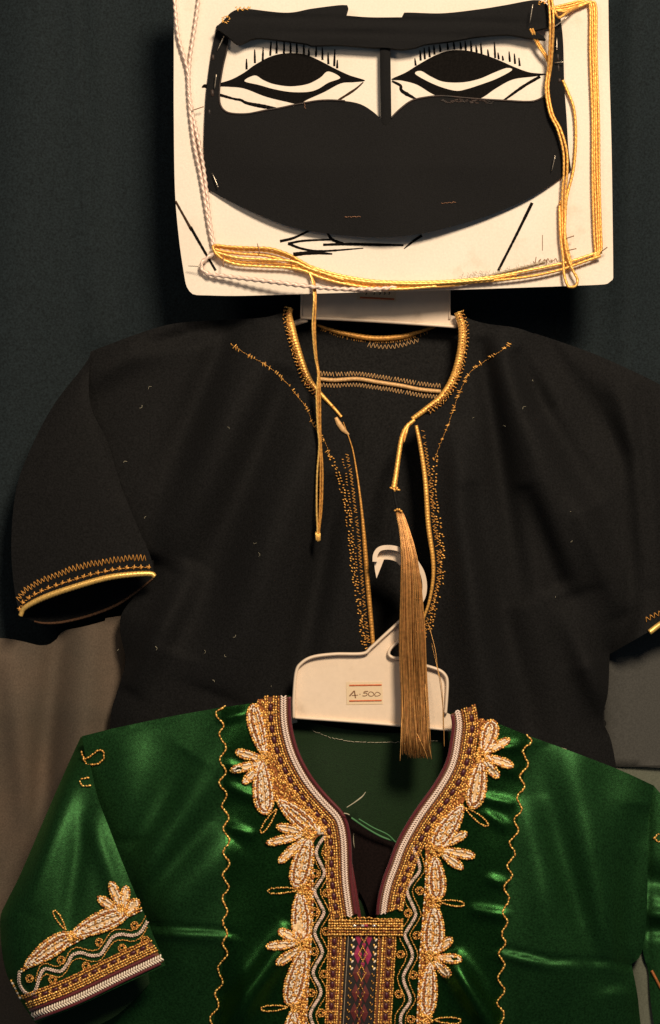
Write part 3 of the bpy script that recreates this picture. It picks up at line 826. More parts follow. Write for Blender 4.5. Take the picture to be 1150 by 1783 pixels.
# right vertical bundle and its turn along the top
for k, dx in enumerate((-5.5, -1.8, 1.8, 5.5)):
    mb = MB()
    strand(mb, [(958, 14 + k), (985, 8 + k * 4), (1010, 2 + k * 3), (1024 + dx, 2 + abs(k - 1.5)), (1033 + dx, 14), (1034 + dx, 90), (1037 + dx, 200), (1038 + dx * 1.1, 300), (1041 + dx * 1.1, 400), (1042 + dx * 0.9, 436), (1036 - k, 444 + k)], 2.5, 0.0035 + 0.0006 * (k % 2))
    mb.build('strand', M['gold'], gc)
for k in range(2):
    mb = MB(); strand(mb, [(948, -20), (955 + 5 * k, -2), (962 + 2 * k, 10), (973, 30), (990, 20), (1012, 8), (1030, 4)], 2.5, zz=[0.012, 0.014, 0.014, 0.010, 0.004, 0.004])
    mb.build('strand', M['gold'], gc)
# loop over the mask's right strip
for k, dx in enumerate((-2.6, 2.6)):
    mb = MB(); strand(mb, [(958 + dx, -2), (960 + dx, 15), (961 + dx, 47), (958 + dx, 110), (953 + dx, 153), (960 + dx, 197), (974 + dx, 226), (984 + dx, 263), (985 + dx, 300), (982 + dx, 340), (982 + dx, 400), (987 + dx, 433), (993 + dx, 461)],
                      2.6, zz=[0.016, 0.016, 0.012, 0.007, 0.0065, 0.0065, 0.0065, 0.006, 0.005, 0.004, 0.004, 0.004])
    mb.build('strand', M['gold'], gc)
for k, dx in enumerate((-1.8, 1.8)):
    mb = MB(); strand(mb, [(925 + dx, 50), (938 + dx, 78), (953 + dx, 102), (958 + dx, 118)], 2.3, zz=[0.011, 0.008, 0.007, 0.004])
    mb.build('strand', M['gold'], gc)
mb = MB(); strand(mb, [(980, 140), (989, 160), (999, 185), (1003, 215), (1003, 256), (998, 300), (987, 343), (984, 380), (984, 420), (990, 450), (998, 470), (1006, 486), (1004, 497), (996, 500), (989, 497), (983, 478), (981, 450), (976, 409), (974, 358)], 2.9, zz=[0.002, 0.003, 0.003, 0.003, 0.0035, 0.004, 0.006, 0.006, 0.006, 0.005, 0.005, 0.004])
mb.build('strand', M['gold'], gc)
mb = MB(); strand(mb, [(978, 356), (979, 400), (985, 443), (989, 470)], 2.6, 0.0035)
strand(mb, [(974, 356), (976, 350), (980, 352)], 2.6, 0.004)
mb.build('strand', M['gold_d'], gc)
# bottom bundle
bot = [
    [(1049, 440), (1035, 442), (993, 455), (923, 470), (854, 483), (784, 489), (720, 491), (680, 491), (638, 488), (586, 478), (540, 463), (506, 448), (464, 437), (420, 436), (392, 432), (374, 429)],
    [(1046, 446), (1020, 455), (976, 470), (923, 481), (854, 489), (784, 494), (720, 496), (680, 495), (638, 493), (586, 485), (540, 471), (506, 456), (464, 445), (420, 442), (390, 438), (374, 434)],
    [(860, 486), (784, 492), (720, 494), (680, 493), (638, 491), (586, 482), (540, 468), (510, 455), (464, 452), (420, 450), (392, 444), (374, 438)],
    [(900, 478), (854, 486), (784, 497), (720, 500), (670, 499), (620, 494), (580, 488), (540, 476), (507, 462), (464, 458), (420, 456), (394, 450), (376, 441)],
    [(760, 499), (700, 503), (650, 501), (600, 494), (560, 484), (530, 472), (500, 466), (464, 464), (420, 461), (396, 455), (378, 444)],
    [(600, 488), (560, 474), (525, 455), (500, 442), (470, 433), (440, 432), (400, 430), (376, 427), (372, 432), (378, 442), (390, 452)],
]
for k, p in enumerate(bot):
    mb = MB(); strand(mb, p, 3.0, 0.0035 + 0.0012 * (k % 3), tw=1300, ridge=0.12)
    mb.build('strand', M['gold_b' if k % 2 == 0 else 'gold'], gc)
mb = MB()
for (x, y) in ((506, 450), (507, 456), (508, 462), (374, 432), (376, 438)):
    mb.beads([x], [y], 1.5, 9, 2.0, gd(0.006), 0)
mb.build('binding_thread', M['rust'], gc)
# frayed gold fuzz along the lower right run
mb = MB()
fx = RNG.uniform(800, 975, 90); fy = np.interp(fx, [784, 854, 923, 993], [487, 480, 466, 452]) + RNG.uniform(-9, 1, 90)
mb.beads(fx, fy, RNG.normal(1.2, 0.5, 90), RNG.uniform(3, 7, 90), 0.8, gd(0.002), 0)
mb.build('fray', M['silver_dk'], gc)

# hanging doubled cord
hc = thing('gold_cord', 'thin doubled gold cord hanging straight down from the board over the black dress', 'cord', 555, 945, -0.05)
A = [(538, 474), (544, 490), (547, 520), (545, 567), (549, 620), (554, 650), (551, 690), (553, 742), (556, 775), (553, 824), (552, 883), (553, 925), (551, 941)]
B = [(540, 476), (548, 495), (550, 525), (549, 570), (552, 620), (557, 655), (558, 690), (558, 742), (559, 775), (562, 824), (561, 883), (557, 922), (557, 941)]
C_ = [(542, 476), (547, 500), (549, 540), (547, 580), (551, 630), (555, 660), (555, 700), (556, 740), (558, 780), (558, 830), (557, 880), (555, 925), (554, 942)]
zr = [0.004, 0.006, 0.007, 0.007, 0.006, 0.005]
for p, m_ in ((A, 'gold_b'), (B, 'gold_d'), (C_, 'gold_d')):
    mb = MB(); strand(mb, p, 2.0, zz=[0.005, 0.007, 0.006, 0.004, 0.004, 0.003, 0.002, 0.001, 0.0, -0.001], tw=1500)
    mb.build('strand', M[m_], hc)
mb = MB()
yk = d_board(np.array([555.0]), np.array([930.0]))[0]
mb.beads(np.array([551, 557, 554]), np.array([934, 935, 936]), np.array([1.5, 1.6, 1.57]), 18, 4.4, flat(yk), 0, lift=0.0005)
mb.build('knot', M['gold_b'], hc)

sc = thing('silver_cord', 'pale braided silver cord pinned down the left side and along the bottom of the board', 'cord', 360, 480, -0.045)
SA = [(304, -20), (306, 20), (311, 66), (326, 121), (329, 164), (333, 205), (340, 256), (349, 300), (357, 350), (364, 395), (371, 428)]
SB = [(347, -20), (346, 0), (340, 47), (331, 110), (330, 160), (338, 212), (348, 256), (356, 300), (362, 345), (367, 390), (374, 428)]
for p in (SA, SB):
    mb = MB(); strand(mb, p, 3.6, 0.0028, tw=1050, ridge=0.26)
    mb.build('strand', M['silver'], sc)
SC = [(374, 440), (360, 450), (351, 459), (353, 470), (364, 477), (394, 481), (464, 490), (540, 499), (603, 503), (660, 503), (690, 500)]
mb = MB(); strand(mb, SC, 4.0, zz=[0.004, 0.004, 0.006, 0.009, 0.011, 0.010, 0.008, 0.006, 0.004], tw=900, ridge=0.28)
mb.build('strand', M['silver'], sc)
mb = MB(); strand(mb, [(690, 500), (740, 499), (800, 492), (860, 478), (920, 463), (950, 455)], 2.2, 0.0016, tw=1300, ridge=0.2)
mb.build('strand', M['silver_dk'], sc)

# ------------------------------------------------------------------ pins
PINS = [
    ((379, 88), (390, 64), 0.004, 'steel', 'steel pin through the top left corner of the black mask'),
    ((374, 155), (377, 130), 0.004, 'steel', 'steel pin halfway down the left side strip of the black mask'),
    ((333, 193), (354, 186), 0.005, 'pin_dark', 'dark pin holding the crossed silver cords at the left'),
    ((923, 40), (928, 9), 0.0165, 'steel', 'long steel pin through the right end of the brow band'),
    ((963, 49), (989, 29), 0.016, 'steel', 'steel pin slanting across the gold cord at the top right corner of the mask'),
    ((970, 64), (970, 86), 0.004, 'steel', 'upright steel pin at the top of the right side strip of the mask'),
    ((966, 109), (981, 108), 0.004, 'steel', 'short level pin on the right side strip of the mask'),
    ((961, 298), (967, 272), 0.006, 'steel', 'steel pin near the lower right corner of the black mask'),
    ((370, 301), (380, 325), 0.004, 'steel', 'steel pin near the lower left corner of the black mask'),
    ((327, 463), (350, 464), 0.006, 'steel', 'pale pin sticking out left of the silver cord loop'),
    ((448, 423), (453, 441), 0.0065, 'pin_dark', 'dark pin standing above the gold cord bundle near the mouth'),
    ((389, 440), (389, 464), 0.0065, 'pin_dark', 'dark pin across the left end of the gold cord bundle'),
    ((984, 416), (999, 411), 0.006, 'pin_dark', 'upper of two dark pins beside the gold cord loop at the right'),
    ((986, 437), (1003, 433), 0.006, 'pin_dark', 'lower of two dark pins beside the gold cord loop at the right'),
    ((1045, 440), (1057, 431), 0.006, 'pin_dark', 'dark pin at the corner where the gold cords turn'),
]
for p0, p1, z, m_, lab in PINS:
    ya = float(d_board(p0[0], p0[1])) - z; yb = float(d_board(p1[0], p1[1])) - z - 0.0018
    a = Wn([p0[0]], [p0[1]], ya)[0]; b = Wn([p1[0]], [p1[1]], yb)[0]
    mb = MB()
    t = np.linspace(0, 1, 6)[:, None]
    mb.tube(a * (1 - t) + b * t, np.array([0.08, 0.32, 0.34, 0.34, 0.34, 0.34]) * 0.001, 6)
    mb.beads([p1[0]], [p1[1]], 0, 2.6, 2.6, flat(yb), 0, lift=0)
    tag(mb.build('pin', M[m_], None), lab, 'pin', 'pins on the face board')

# ================================================================== GREEN DRESS
gdr = thing('green_dress', 'green satin dress with rich gold and white embroidery round the neck, on an ivory hanger', 'dress', 640, 1783, -0.05)
gL = [(506, 1210), (506, 1245), (509, 1271), (520, 1310), (541, 1350), (567, 1383), (598, 1416), (607, 1440), (611, 1470), (613, 1530), (618, 1570), (624, 1604)]
gR = [(655, 1604), (656, 1590), (660, 1559), (669, 1526), (677, 1506), (690, 1470), (710, 1433), (729, 1404), (757, 1365), (778, 1326), (786, 1284), (789, 1256), (784, 1240)]
sideL = [(238, 1566), (250, 1610), (235, 1680), (170, 1760), (120, 1860), (100, 1950)]
sideR = [(1150, 1950), (1128, 1860), (1116, 1783), (1110, 1730), (1100, 1679)]
garmL = [(143, 1282), (150, 1320), (165, 1390), (185, 1440), (205, 1490), (238, 1566)]
garmR = [(1100, 1679), (1117, 1660), (1126, 1600), (1128, 1500), (1129, 1430), (1139, 1368)]
g_poly = outline([(506, 1210), (440, 1224), (388, 1232), (300, 1247), (200, 1268), (143, 1282)], garmL, sideL, [(100, 1950), (1150, 1950)], sideR, garmR, [(1139, 1368), (1080, 1341), (1000, 1310), (920, 1281), (860, 1258), (784, 1240)], gR[::-1], [(655, 1604), (624, 1604)], gL[::-1], step=6)
_gsl = cr(garmL + sideL[1:], 12); _gsr = cr(sideR + garmR[1:], 12)
def d_green(x, y):
    x = np.asarray(x, float); y = np.asarray(y, float)
    cen = np.exp(-((x - 640) / 235.0) ** 4)
    yy_ = np.clip((y - 1200) / 480, 0, 1.3)
    out = 0.040 + 0.022 * np.sin(np.clip(yy_, 0, 1) * 1.57) * (1 - 1.30 * cen) + 0.014 * cen
    dl = pdist(_gsl, x, y, False); dr = pdist(_gsr, x, y, False)
    dz_ = np.clip((y - 1480) / 150, 0, 1)
    out = out - (0.004 + 0.012 * dz_) * np.exp(-dl / 34.0) - (0.006 + 0.010 * dz_) * np.exp(-dr / 34.0)
    sh = np.maximum(np.abs(x - 645) - 150, 0) / 350
    out = out - 0.018 * sh ** 1.4
    # left panel folds, running from the armhole up to the shoulder
    F = lambda p0, p1, w0, h, w1=None: fold(x, y, p0, p1, w0, h, 0.5, w1)
    out = out + F((225, 1290), (220, 1440), 46, 0.005)
    out = out - F((320, 1340), (215, 1500), 34, 0.006, 24)
    out = out + F((400, 1280), (245, 1530), 42, 0.006, 22)
    out = out - F((390, 1400), (255, 1560), 26, 0.004, 18)
    out = out + F((390, 1480), (290, 1590), 36, 0.005)
    # waist seam crease
    ys = np.interp(x, [230, 390, 480, 640, 870, 960, 1060, 1120], [1612, 1622, 1650, 1660, 1652, 1672, 1676, 1690])
    side_ = np.clip((np.abs(x - 640) - 215) / 40, 0, 1)
    out = out - side_ * 0.0022 * np.exp(-((y - ys + 2) / 5.0) ** 2) + 0.0034 * (np.exp(-((x - 320) / 62.0) ** 2) + np.exp(-((x - 918) / 38.0) ** 2)) * np.exp(-((y - ys - 11) / 8.0) ** 2) - side_ * 0.020 * np.clip((y - ys - 10) / 160, 0, 1)
    # middle panel, beside the embroidery
    for (p0, p1, h, w0) in (((385, 1252), (430, 1240), 0.003, 8), ((400, 1372), (450, 1390), 0.003, 9), ((396, 1330), (425, 1345), 0.003, 8), ((400, 1440), (440, 1455), 0.003, 8), ((500, 1640), (395, 1790), 0.013, 24),
                            ((905, 1300), (860, 1305), 0.003, 8), ((900, 1345), (850, 1330), 0.003, 8), ((890, 1400), (840, 1390), 0.003, 9), ((880, 1440), (845, 1415), 0.003, 9), ((790, 1680), (865, 1800), 0.014, 20), ((825, 1585), (880, 1595), 0.004, 10), ((850, 1530), (880, 1540), 0.003, 8)):
        out = out + F(p0, p1, w0, h)
    # right panel
    out = out - F((935, 1350), (1040, 1680), 34, 0.006, 22)
    out = out + F((1000, 1340), (1065, 1660), 38, 0.006, 26)
    out = out + F((930, 1420), (955, 1640), 30, 0.004)
    out = out - F((1112, 1440), (1085, 1690), 30, 0.009)
    out = out + 0.0008 * np.sin(x / 19 + y / 90) * np.sin(y / 37 - x / 80)
    return -out
M['satin_c'] = satin('green_satin_centre', (0.011, 0.050, 0.012), (0.5, 1.0, 0.45), 0.31, 0.80, 0.05)
M['satin_c'].node_tree.nodes['Principled BSDF'].inputs['Sheen Weight'].default_value = 0.03
seamL = [(385, 1232), (388, 1300), (390, 1400), (394, 1500), (393, 1600), (391, 1650), (384, 1710), (372, 1783), (355, 1950)]
seamR = [(920, 1281), (913, 1350), (902, 1430), (890, 1500), (882, 1570), (876, 1650), (872, 1730), (872, 1783), (874, 1950)]
gb = sheet('centre_panel', outline([(506, 1210), (440, 1224), (385, 1232)], seamL, [(355, 1950), (874, 1950)], seamR[::-1], [(920, 1281), (860, 1258), (784, 1240)], gR[::-1], [(655, 1604), (624, 1604)], gL[::-1], step=6), d_green, M['satin_c'], gdr, step=6.5)
gpl = sheet('side_panel', outline([(385, 1232), (300, 1247), (200, 1268), (143, 1282)], garmL, sideL, [(100, 1950), (355, 1950)], seamL[::-1], step=6), d_green, M['satin'], gdr, step=6.5)
sheet('side_panel', outline(seamR, [(874, 1950), (1150, 1950)], sideR, garmR, [(1139, 1368), (1080, 1341), (1000, 1310), (920, 1281)], step=6), d_green, M['satin'], gdr, step=6.5)
def d_gback(x, y):
    return -0.026 + 0.004 * np.sin(np.asarray(x) / 50) * np.clip((np.asarray(y) - 1300) / 200, 0, 1) - fold(x, y, (625, 1560), (650, 1620), 8, 0.004)
g_back = outline([(495, 1240), (560, 1262), (640, 1274), (720, 1274), (800, 1252)], [(800, 1252), (1080, 1362)], [(1080, 1362), (1060, 1950)], [(1060, 1950), (260, 1950)], [(260, 1950), (230, 1300)], [(230, 1300), (495, 1240)], step=10)
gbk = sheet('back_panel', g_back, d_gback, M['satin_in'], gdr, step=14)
mb = MB(); mb.chain([(548, 1274), (575, 1284), (610, 1291), (650, 1293), (700, 1292), (760, 1290)], 7, 1.2, d_gback, 0, tilt=0.05)
mb.build('topstitching', M['thread_w'], gbk)

def d_face(x, y):
    return -0.033 + 0.0 * np.asarray(x)
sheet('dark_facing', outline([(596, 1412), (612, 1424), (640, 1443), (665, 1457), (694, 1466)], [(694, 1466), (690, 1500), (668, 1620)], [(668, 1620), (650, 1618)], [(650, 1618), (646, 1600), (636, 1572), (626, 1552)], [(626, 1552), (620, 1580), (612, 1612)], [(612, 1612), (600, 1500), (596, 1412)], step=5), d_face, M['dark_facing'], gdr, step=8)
mb = MB(); mb.ptube([(613, 1505), (617, 1540), (622, 1575), (627, 1606)], off(d_green, -0.002), [1.5, 3.5, 4.2, 4.2], n=7, lift=0.0)
mb.build('facing_piping', M['maroon'], gdr)
# sleeves of the green dress
def d_gsl(x, y):
    x = np.asarray(x, float); y = np.asarray(y, float)
    ax = np.interp(y, [1280, 1780], [143, 190])
    u = (x - 62) / 226.0
    out = 0.022 + 0.048 * np.tanh(np.clip((y - 1270) / 200.0, 0, 9))
    xo = np.interp(y, [1280, 1340, 1420, 1510, 1568, 1598, 1650, 1698, 1741, 1781], [140, 115, 80, 40, 13, 1, 3, 13, 35, 62])
    out = out - 0.022 * np.exp(-(x - xo) / 26.0)
    out = out + fold(x, y, (120, 1350), (60, 1560), 20, 0.006) + fold(x, y, (160, 1430), (205, 1560), 16, 0.004)
    out = out - fold(x, y, (150, 1400), (120, 1600), 18, 0.005)
    return -out
gs_poly = outline([(141, 1283), (115, 1340), (80, 1420), (36, 1522), (13, 1568), (1, 1598), (3, 1650), (13, 1698), (35, 1741), (62, 1781)], [(62, 1781), (135, 1752), (216, 1714), (288, 1681)], [(288, 1681), (283, 1665), (270, 1636), (256, 1600), (240, 1566), (209, 1490), (190, 1440), (171, 1390), (157, 1330), (146, 1286), (141, 1283)], step=6)
gsl = sheet('sleeve', gs_poly, d_gsl, M['satin'], gdr, step=6.5)
# rear half of that sleeve, dark below the cuff
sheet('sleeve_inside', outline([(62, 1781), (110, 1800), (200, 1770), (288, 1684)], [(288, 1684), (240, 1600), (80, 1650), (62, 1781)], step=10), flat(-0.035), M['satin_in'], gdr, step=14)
def d_gsr(x, y):
    x = np.asarray(x, float); y = np.asarray(y, float)
    out = 0.012 + 0.012 * np.clip((y - 1365) / 200.0, 0, 1) + fold(x, y, (1128, 1590), (1180, 1596), 9, 0.006) - 0.004 * np.exp(-np.abs(x - 1127) / 9.0)
    out = out - fold(x, y, (1120, 1530), (1190, 1545), 22, 0.008) - fold(x, y, (1120, 1620), (1190, 1620), 12, 0.005)
    return -out
gr_poly = outline([(1139, 1368), (1180, 1420), (1240, 1540), (1280, 1640)], [(1280, 1640), (1210, 1720), (1140, 1790)], [(1140, 1790), (1133, 1740), (1130, 1694)], [(1130, 1694), (1118, 1640), (1112, 1500), (1114, 1430), (1139, 1368)], step=6)
gsr = sheet('sleeve', gr_poly, d_gsr, M['satin'], gdr, step=7)
mb = MB(); mb.chain([(1140, 1459), (1146, 1452), (1156, 1456), (1156, 1464), (1146, 1466), (1140, 1460)], 5, 4, d_gsr, [0, 1])
mb.build('loop_stitch', [M['gold'], M['gold_b']], gsr)
mb = MB(); mb.ptube([(1135, 1690), (1143, 1705), (1152, 1722), (1165, 1740)], d_gsr, 2.5, n=6, lift=0.0008)
mb.build('cuff_piping', M['rust'], gsr)

# ------------------------------------------------------------------ embroidery on the green dress
M['peach'] = mat('peach_backing', (0.75, 0.52, 0.27), 0.6, var=0.4, vscale=700)
EM = [M['gold'], M['white'], M['rust'], M['gold_b'], M['umber'], M['gold_d'], M['peach']]
G_, W_, R_, B_, U_, D_ = range(6)

def leaf_path(base, tip, s, wl, wr, n=60, blunt=0.5):
    base = np.array(base, float); tip = np.array(tip, float)
    ax = tip - base; L = np.hypot(*ax); ax /= L; nr = np.array([-ax[1], ax[0]])
    t = np.linspace(0, 2 * math.pi, n)
    u = (1 - np.cos(t)) / 2
    prof = np.sin(t) * (0.55 + 0.45 * (u if blunt > 0 else 1 - u))
    w = (wl + wr) / 2
    k = max(0.15, 1 - (1 - s) * w / L * 1.6)
    uu = 0.52 + (u - 0.52) * k
    wd = np.where(prof > 0, prof * wl * s, prof * wr * s) * 0.62 / 0.5
    return base + ax * (uu * L)[:, None] + nr * wd[:, None]

def petal(parent, base, tip, wl, wr=None, dep=d_green, name='petal', rows=None, blunt=0.5, pw=4.6):
    wr = wl if wr is None else wr
    mb = MB()
    w = (wl + wr) / 2
    if rows is None:
        nrow = max(2, int(round(w / 3.8)))
        seq = [G_, W_, R_, W_, W_, W_, W_] if nrow > 2 else [G_, W_]
        rows = [seq[min(i, len(seq) - 1)] for i in range(nrow)]
    n = len(rows)
    # backing so that the cloth does not show between the stitches
    bp = leaf_path(base, tip, 0.98, wl, wr, 40, blunt)[:-1]
    yb = dep(bp[:, 0], bp[:, 1]) - 0.0009
    c = bp.mean(0); yc = dep(np.array([c[0]]), np.array([c[1]])) - 0.0011
    V = np.concatenate([Wn(bp[:, 0], bp[:, 1], yb), Wn([c[0]], [c[1]], yc)])
    k = len(bp)
    area = np.sum(bp[:, 0] * np.roll(bp[:, 1], -1) - np.roll(bp[:, 0], -1) * bp[:, 1])
    F = [[i, (i + 1) % k, k] if area < 0 else [(i + 1) % k, i, k] for i in range(k)]
    mb.add(V, F, 6)
    for i, m_ in enumerate(rows):
        s = 1 - i / n * 0.98
        p = leaf_path(base, tip, s, wl, wr, 60, blunt)
        mm = [m_] if m_ != G_ else [G_, B_, G_, R_]
        if m_ == W_:
            mm = [W_, W_, W_, G_] if i < 4 else [W_, W_, D_]
        mb.chain(p, 4.6, pw * (0.95 if m_ == G_ else 0.82), dep, mm, lk=1.15 if m_ == G_ else 1.5, tilt=0.4, lift=0.0012 + 0.00022 * min(i, 3))
    return mb.build(name, EM, parent)

def hub(mb, x, y, r, dep, n=26):
    a = RNG.uniform(0, 2 * math.pi, n); rr = r * np.sqrt(RNG.uniform(0, 1, n))
    mb.beads(x + rr * np.cos(a), y + rr * np.sin(a), a + RNG.normal(0, .4, n), 5.5, 4.0, dep, RNG.choice([G_, B_, G_, D_], n), lift=0.0021)

def knot_hub(parent, x, y, r, dep=d_green):
    mb = MB(); hub(mb, x, y, r, dep, int(r * r * 0.30) + 10)
    mb.build('gold_knot', EM, parent)

def loop(parent, a, b, w, dep=d_green):
    mb = MB()
    p = leaf_path(a, b, 1, w, w, 50)
    mb.chain(p, 4.2, 3.6, dep, [G_, B_, D_], tilt=0.3, lift=0.0007)
    mb.build('loop_stitch', EM, parent)

def ring(parent, x, y, r, dep=d_green):
    mb = MB()
    for rr, m_ in ((r, [G_, D_]), (r * 0.55, [G_, R_])):
        t = np.linspace(0, 2 * math.pi, 40)
        mb.chain(np.stack([x + rr * np.cos(t), y + rr * np.sin(t)], 1), 3.8, 3.0, dep, m_, tilt=0.3, lift=0.0007)
    mb.build('ring_stitch', EM, parent)

def band_between(a, b, step=4):
    return np.concatenate([cr(a, step), cr(b, step)[::-1]])

# bases: dark strip of the left and right neck borders
lin = gL[:-1] + [(622, 1596)]
rin = [(657, 1596)] + gR[1:]
def par(path, dd):
    p = cr(path, 3); d = np.gradient(p, axis=0); d /= np.linalg.norm(d, axis=1)[:, None] + 1e-9
    nrm = np.stack([-d[:, 1], d[:, 0]], 1)
    if callable(dd):
        dd = dd(p)[:, None]
    q = p + nrm * dd
    k = np.ones(9) / 9
    qq = np.stack([np.convolve(np.pad(q[:, i], 4, mode='edge'), k, 'valid') for i in range(2)], 1)
    return qq

def border(parent_cloth, path, sgn, dots, low_end):
    """neck border: maroon piping, white braid, gold rows and plum dots"""
    outer_ = par(path, sgn * 46); inner_ = par(path, sgn * 1)
    base = sheet('neck_border', np.concatenate([outer_, inner_[::-1]]), off(d_green, 0.0006), M['umber'], gdr, step=7, thick=0.0004)
    mb = MB(); p = par(path, sgn * 1.5)
    mb.ptube(p[::2], off(d_green, 0.0), 2.9, n=8, lift=0.0010, step=2.5)
    mb.build('maroon_piping', M['maroon'], base)
    mb = MB()
    for dd, t in ((9.5, 0.75), (14.5, -0.75)):
        p = par(path, sgn * dd); q = resample(p, 4.0); d = np.gradient(q, axis=0)
        a = np.arctan2(d[:, 1], d[:, 0]) + t * sgn
        mb.beads(q[:, 0], q[:, 1], a, 7.6, 3.6, d_green, 0, lift=0.0013)
    mb.build('white_braid', M['white_braid'], base)
    mb = MB(); mb.chain(par(path, sgn * 20.5), 5, 2.6, d_green, [2, 5], tilt=0.2, lift=0.0012)
    mb.build('rust_row', EM, base)
    mb = MB()
    for dd, mm in ((25.0, [B_, G_, B_]), (29.0, [D_, G_, B_, R_])):
        mb.chain(par(path, sgn * dd), 4.6, 4.0, d_green, mm, tilt=0.25, lift=0.0013)
    mb.build('gold_row', EM, base)
    mb = MB()
    for dd, mm in ((40.0, [G_, D_, G_]), (44.0, [G_, B_, R_])):
        mb.chain(par(path, sgn * dd), 4.6, 4.0, d_green, mm, tilt=0.25, lift=0.0012)
    mb.build('gold_row', EM, base)
    q = resample(par(path, sgn * 34.5), 19.0)
    d = np.gradient(q, axis=0)
    mb = MB()
    for (x, y), dv in zip(q[1:-1], d[1:-1]):
        a = math.atan2(dv[1], dv[0])
        o_ = MB(); o_.beads([x], [y], a, 13, 8.5, d_green, 0, lift=0.0007, hk=0.3)
        o_.build('plum_spot', M['plum'], base)
        c = np.array([x, y]); ax = np.array([math.cos(a), math.sin(a)]); nr = np.array([-ax[1], ax[0]])
        for u in (-8.5, 8.5, 10.5):
            e = c + ax * u
            mb.beads(e[0] + nr[0] * np.array([-2.5, 2.5]), e[1] + nr[1] * np.array([-2.5, 2.5]), a, 4.2, 3.6, d_green, [G_, B_], lift=0.0012)
    mb.build('gold_bead', EM, base)
    return base

left_border = border(gb, lin, 1, None, None)
right_border = border(gb, rin, 1, None, None)

def ground(parent, poly):
    poly = cr(poly, 4, True)
    base = sheet('garland_ground', poly, off(d_green, 0.0007), M['rust'], gdr, step=8, thick=0.0004)
    x0, y0 = poly.min(0); x1, y1 = poly.max(0)
    n = int((x1 - x0) * (y1 - y0) / 15)
    x = RNG.uniform(x0, x1, n); y = RNG.uniform(y0, y1, n)
    k = inside(poly, x, y); x, y = x[k], y[k]; n = len(x)
    mb = MB(); mb.beads(x, y, 1.57 + RNG.normal(0, 0.5, n), 6.0, 3.6, d_green, RNG.choice([G_, B_, D_, R_, G_], n), lift=0.0009 + RNG.uniform(0, 0.0003, n)[:, None])
    o = mb.build('gold_fill', EM, base); o['kind'] = 'stuff'
    return base
ground(left_border, [(446, 1226), (466, 1222), (466, 1260), (474, 1300), (486, 1335), (506, 1366), (530, 1394), (556, 1424), (566, 1446), (546, 1470), (546, 1550), (545, 1610), (541, 1660), (537, 1710), (533, 1790), (512, 1790), (508, 1740), (518, 1680), (530, 1640), (518, 1590), (522, 1550), (518, 1510), (532, 1455), (500, 1420), (478, 1390), (462, 1340), (450, 1300)])
ground(right_border, [(846, 1256), (832, 1256), (834, 1290), (826, 1325), (806, 1366), (782, 1402), (758, 1430), (742, 1470), (742, 1550), (737, 1610), (732, 1660), (729, 1720), (727, 1790), (744, 1790), (750, 1740), (748, 1680), (760, 1620), (760, 1570), (766, 1520), (764, 1480), (800, 1410), (828, 1360), (842, 1310)])
# ----- left garland
P = left_border
petal(P, (463, 1318), (441, 1226), 12, 17, blunt=0.5)
petal(P, (456, 1322), (463, 1418), 19, 17)
petal(P, (458, 1322), (411, 1309), 7.5); petal(P, (455, 1328), (402, 1342), 7.0); petal(P, (456, 1332), (424, 1364), 7.0)
knot_hub(P, 461, 1320, 11)
loop(P, (481, 1410), (455, 1450), 5)
petal(P, (484, 1392), (551, 1450), 16, 17)
petal(P, (534, 1450), (482, 1439), 7.5); petal(P, (530, 1454), (465, 1468), 7); petal(P, (530, 1460), (486, 1502), 7.5)
knot_hub(P, 538, 1450, 12)
petal(P, (539, 1455), (516, 1546), 18, 19)
loop(P, (518, 1549), (466, 1552), 5)
knot_hub(P, 528, 1549, 9)
petal(P, (522, 1552), (527, 1640), 17, 18)
petal(P, (524, 1640), (486, 1620), 8); petal(P, (520, 1643), (464, 1648), 7.5); petal(P, (524, 1650), (482, 1679), 8)
knot_hub(P, 526, 1643, 12)
petal(P, (530, 1650), (505, 1752), 18, 19)
loop(P, (500, 1754), (455, 1757), 5)
knot_hub(P, 513, 1754, 9)
petal(P, (512, 1756), (508, 1850), 18, 18)
# beaded edge column
mb = MB()
for dx in (0, -5):
    mb.chain([(544 + dx, 1470), (545 + dx, 1550), (544 + dx, 1600), (541 + dx, 1650), (538 + dx, 1700), (534 + dx, 1760), (532 + dx, 1800)], 4.6, 4.0, d_green, [G_, R_, W_] if dx == 0 else [G_, B_, R_], tilt=0.3, lift=0.001)
mb.build('gold_row', EM, P)
# ----- right garland
P = right_border
petal(P, (841, 1314), (858, 1254), 16, 14)
petal(P, (842, 1312), (888, 1287), 7); petal(P, (844, 1316), (894, 1334), 7.5); petal(P, (842, 1322), (868, 1354), 7.5)
petal(P, (838, 1322), (823, 1408), 16, 18)
knot_hub(P, 838, 1316, 12)
loop(P, (812, 1408), (850, 1438), 5.5)
petal(P, (806, 1402), (756, 1478), 18, 18)
petal(P, (768, 1474), (813, 1450), 7.5); petal(P, (770, 1480), (827, 1491), 8); petal(P, (768, 1486), (806, 1512), 7.5)
knot_hub(P, 762, 1481, 12)
petal(P, (757, 1490), (761, 1568), 16, 17)
loop(P, (768, 1570), (809, 1575), 5)
knot_hub(P, 758, 1571, 10)
petal(P, (757, 1574), (752, 1664), 18, 20)
petal(P, (756, 1660), (787, 1634), 8); petal(P, (758, 1667), (804, 1671), 8); petal(P, (756, 1674), (784, 1700), 8)
knot_hub(P, 750, 1667, 12)
petal(P, (750, 1675), (744, 1770), 16, 15)
loop(P, (758, 1776), (803, 1778), 5.5)
knot_hub(P, 744, 1774, 10)
petal(P, (744, 1778), (738, 1860), 16, 16)
mb = MB()
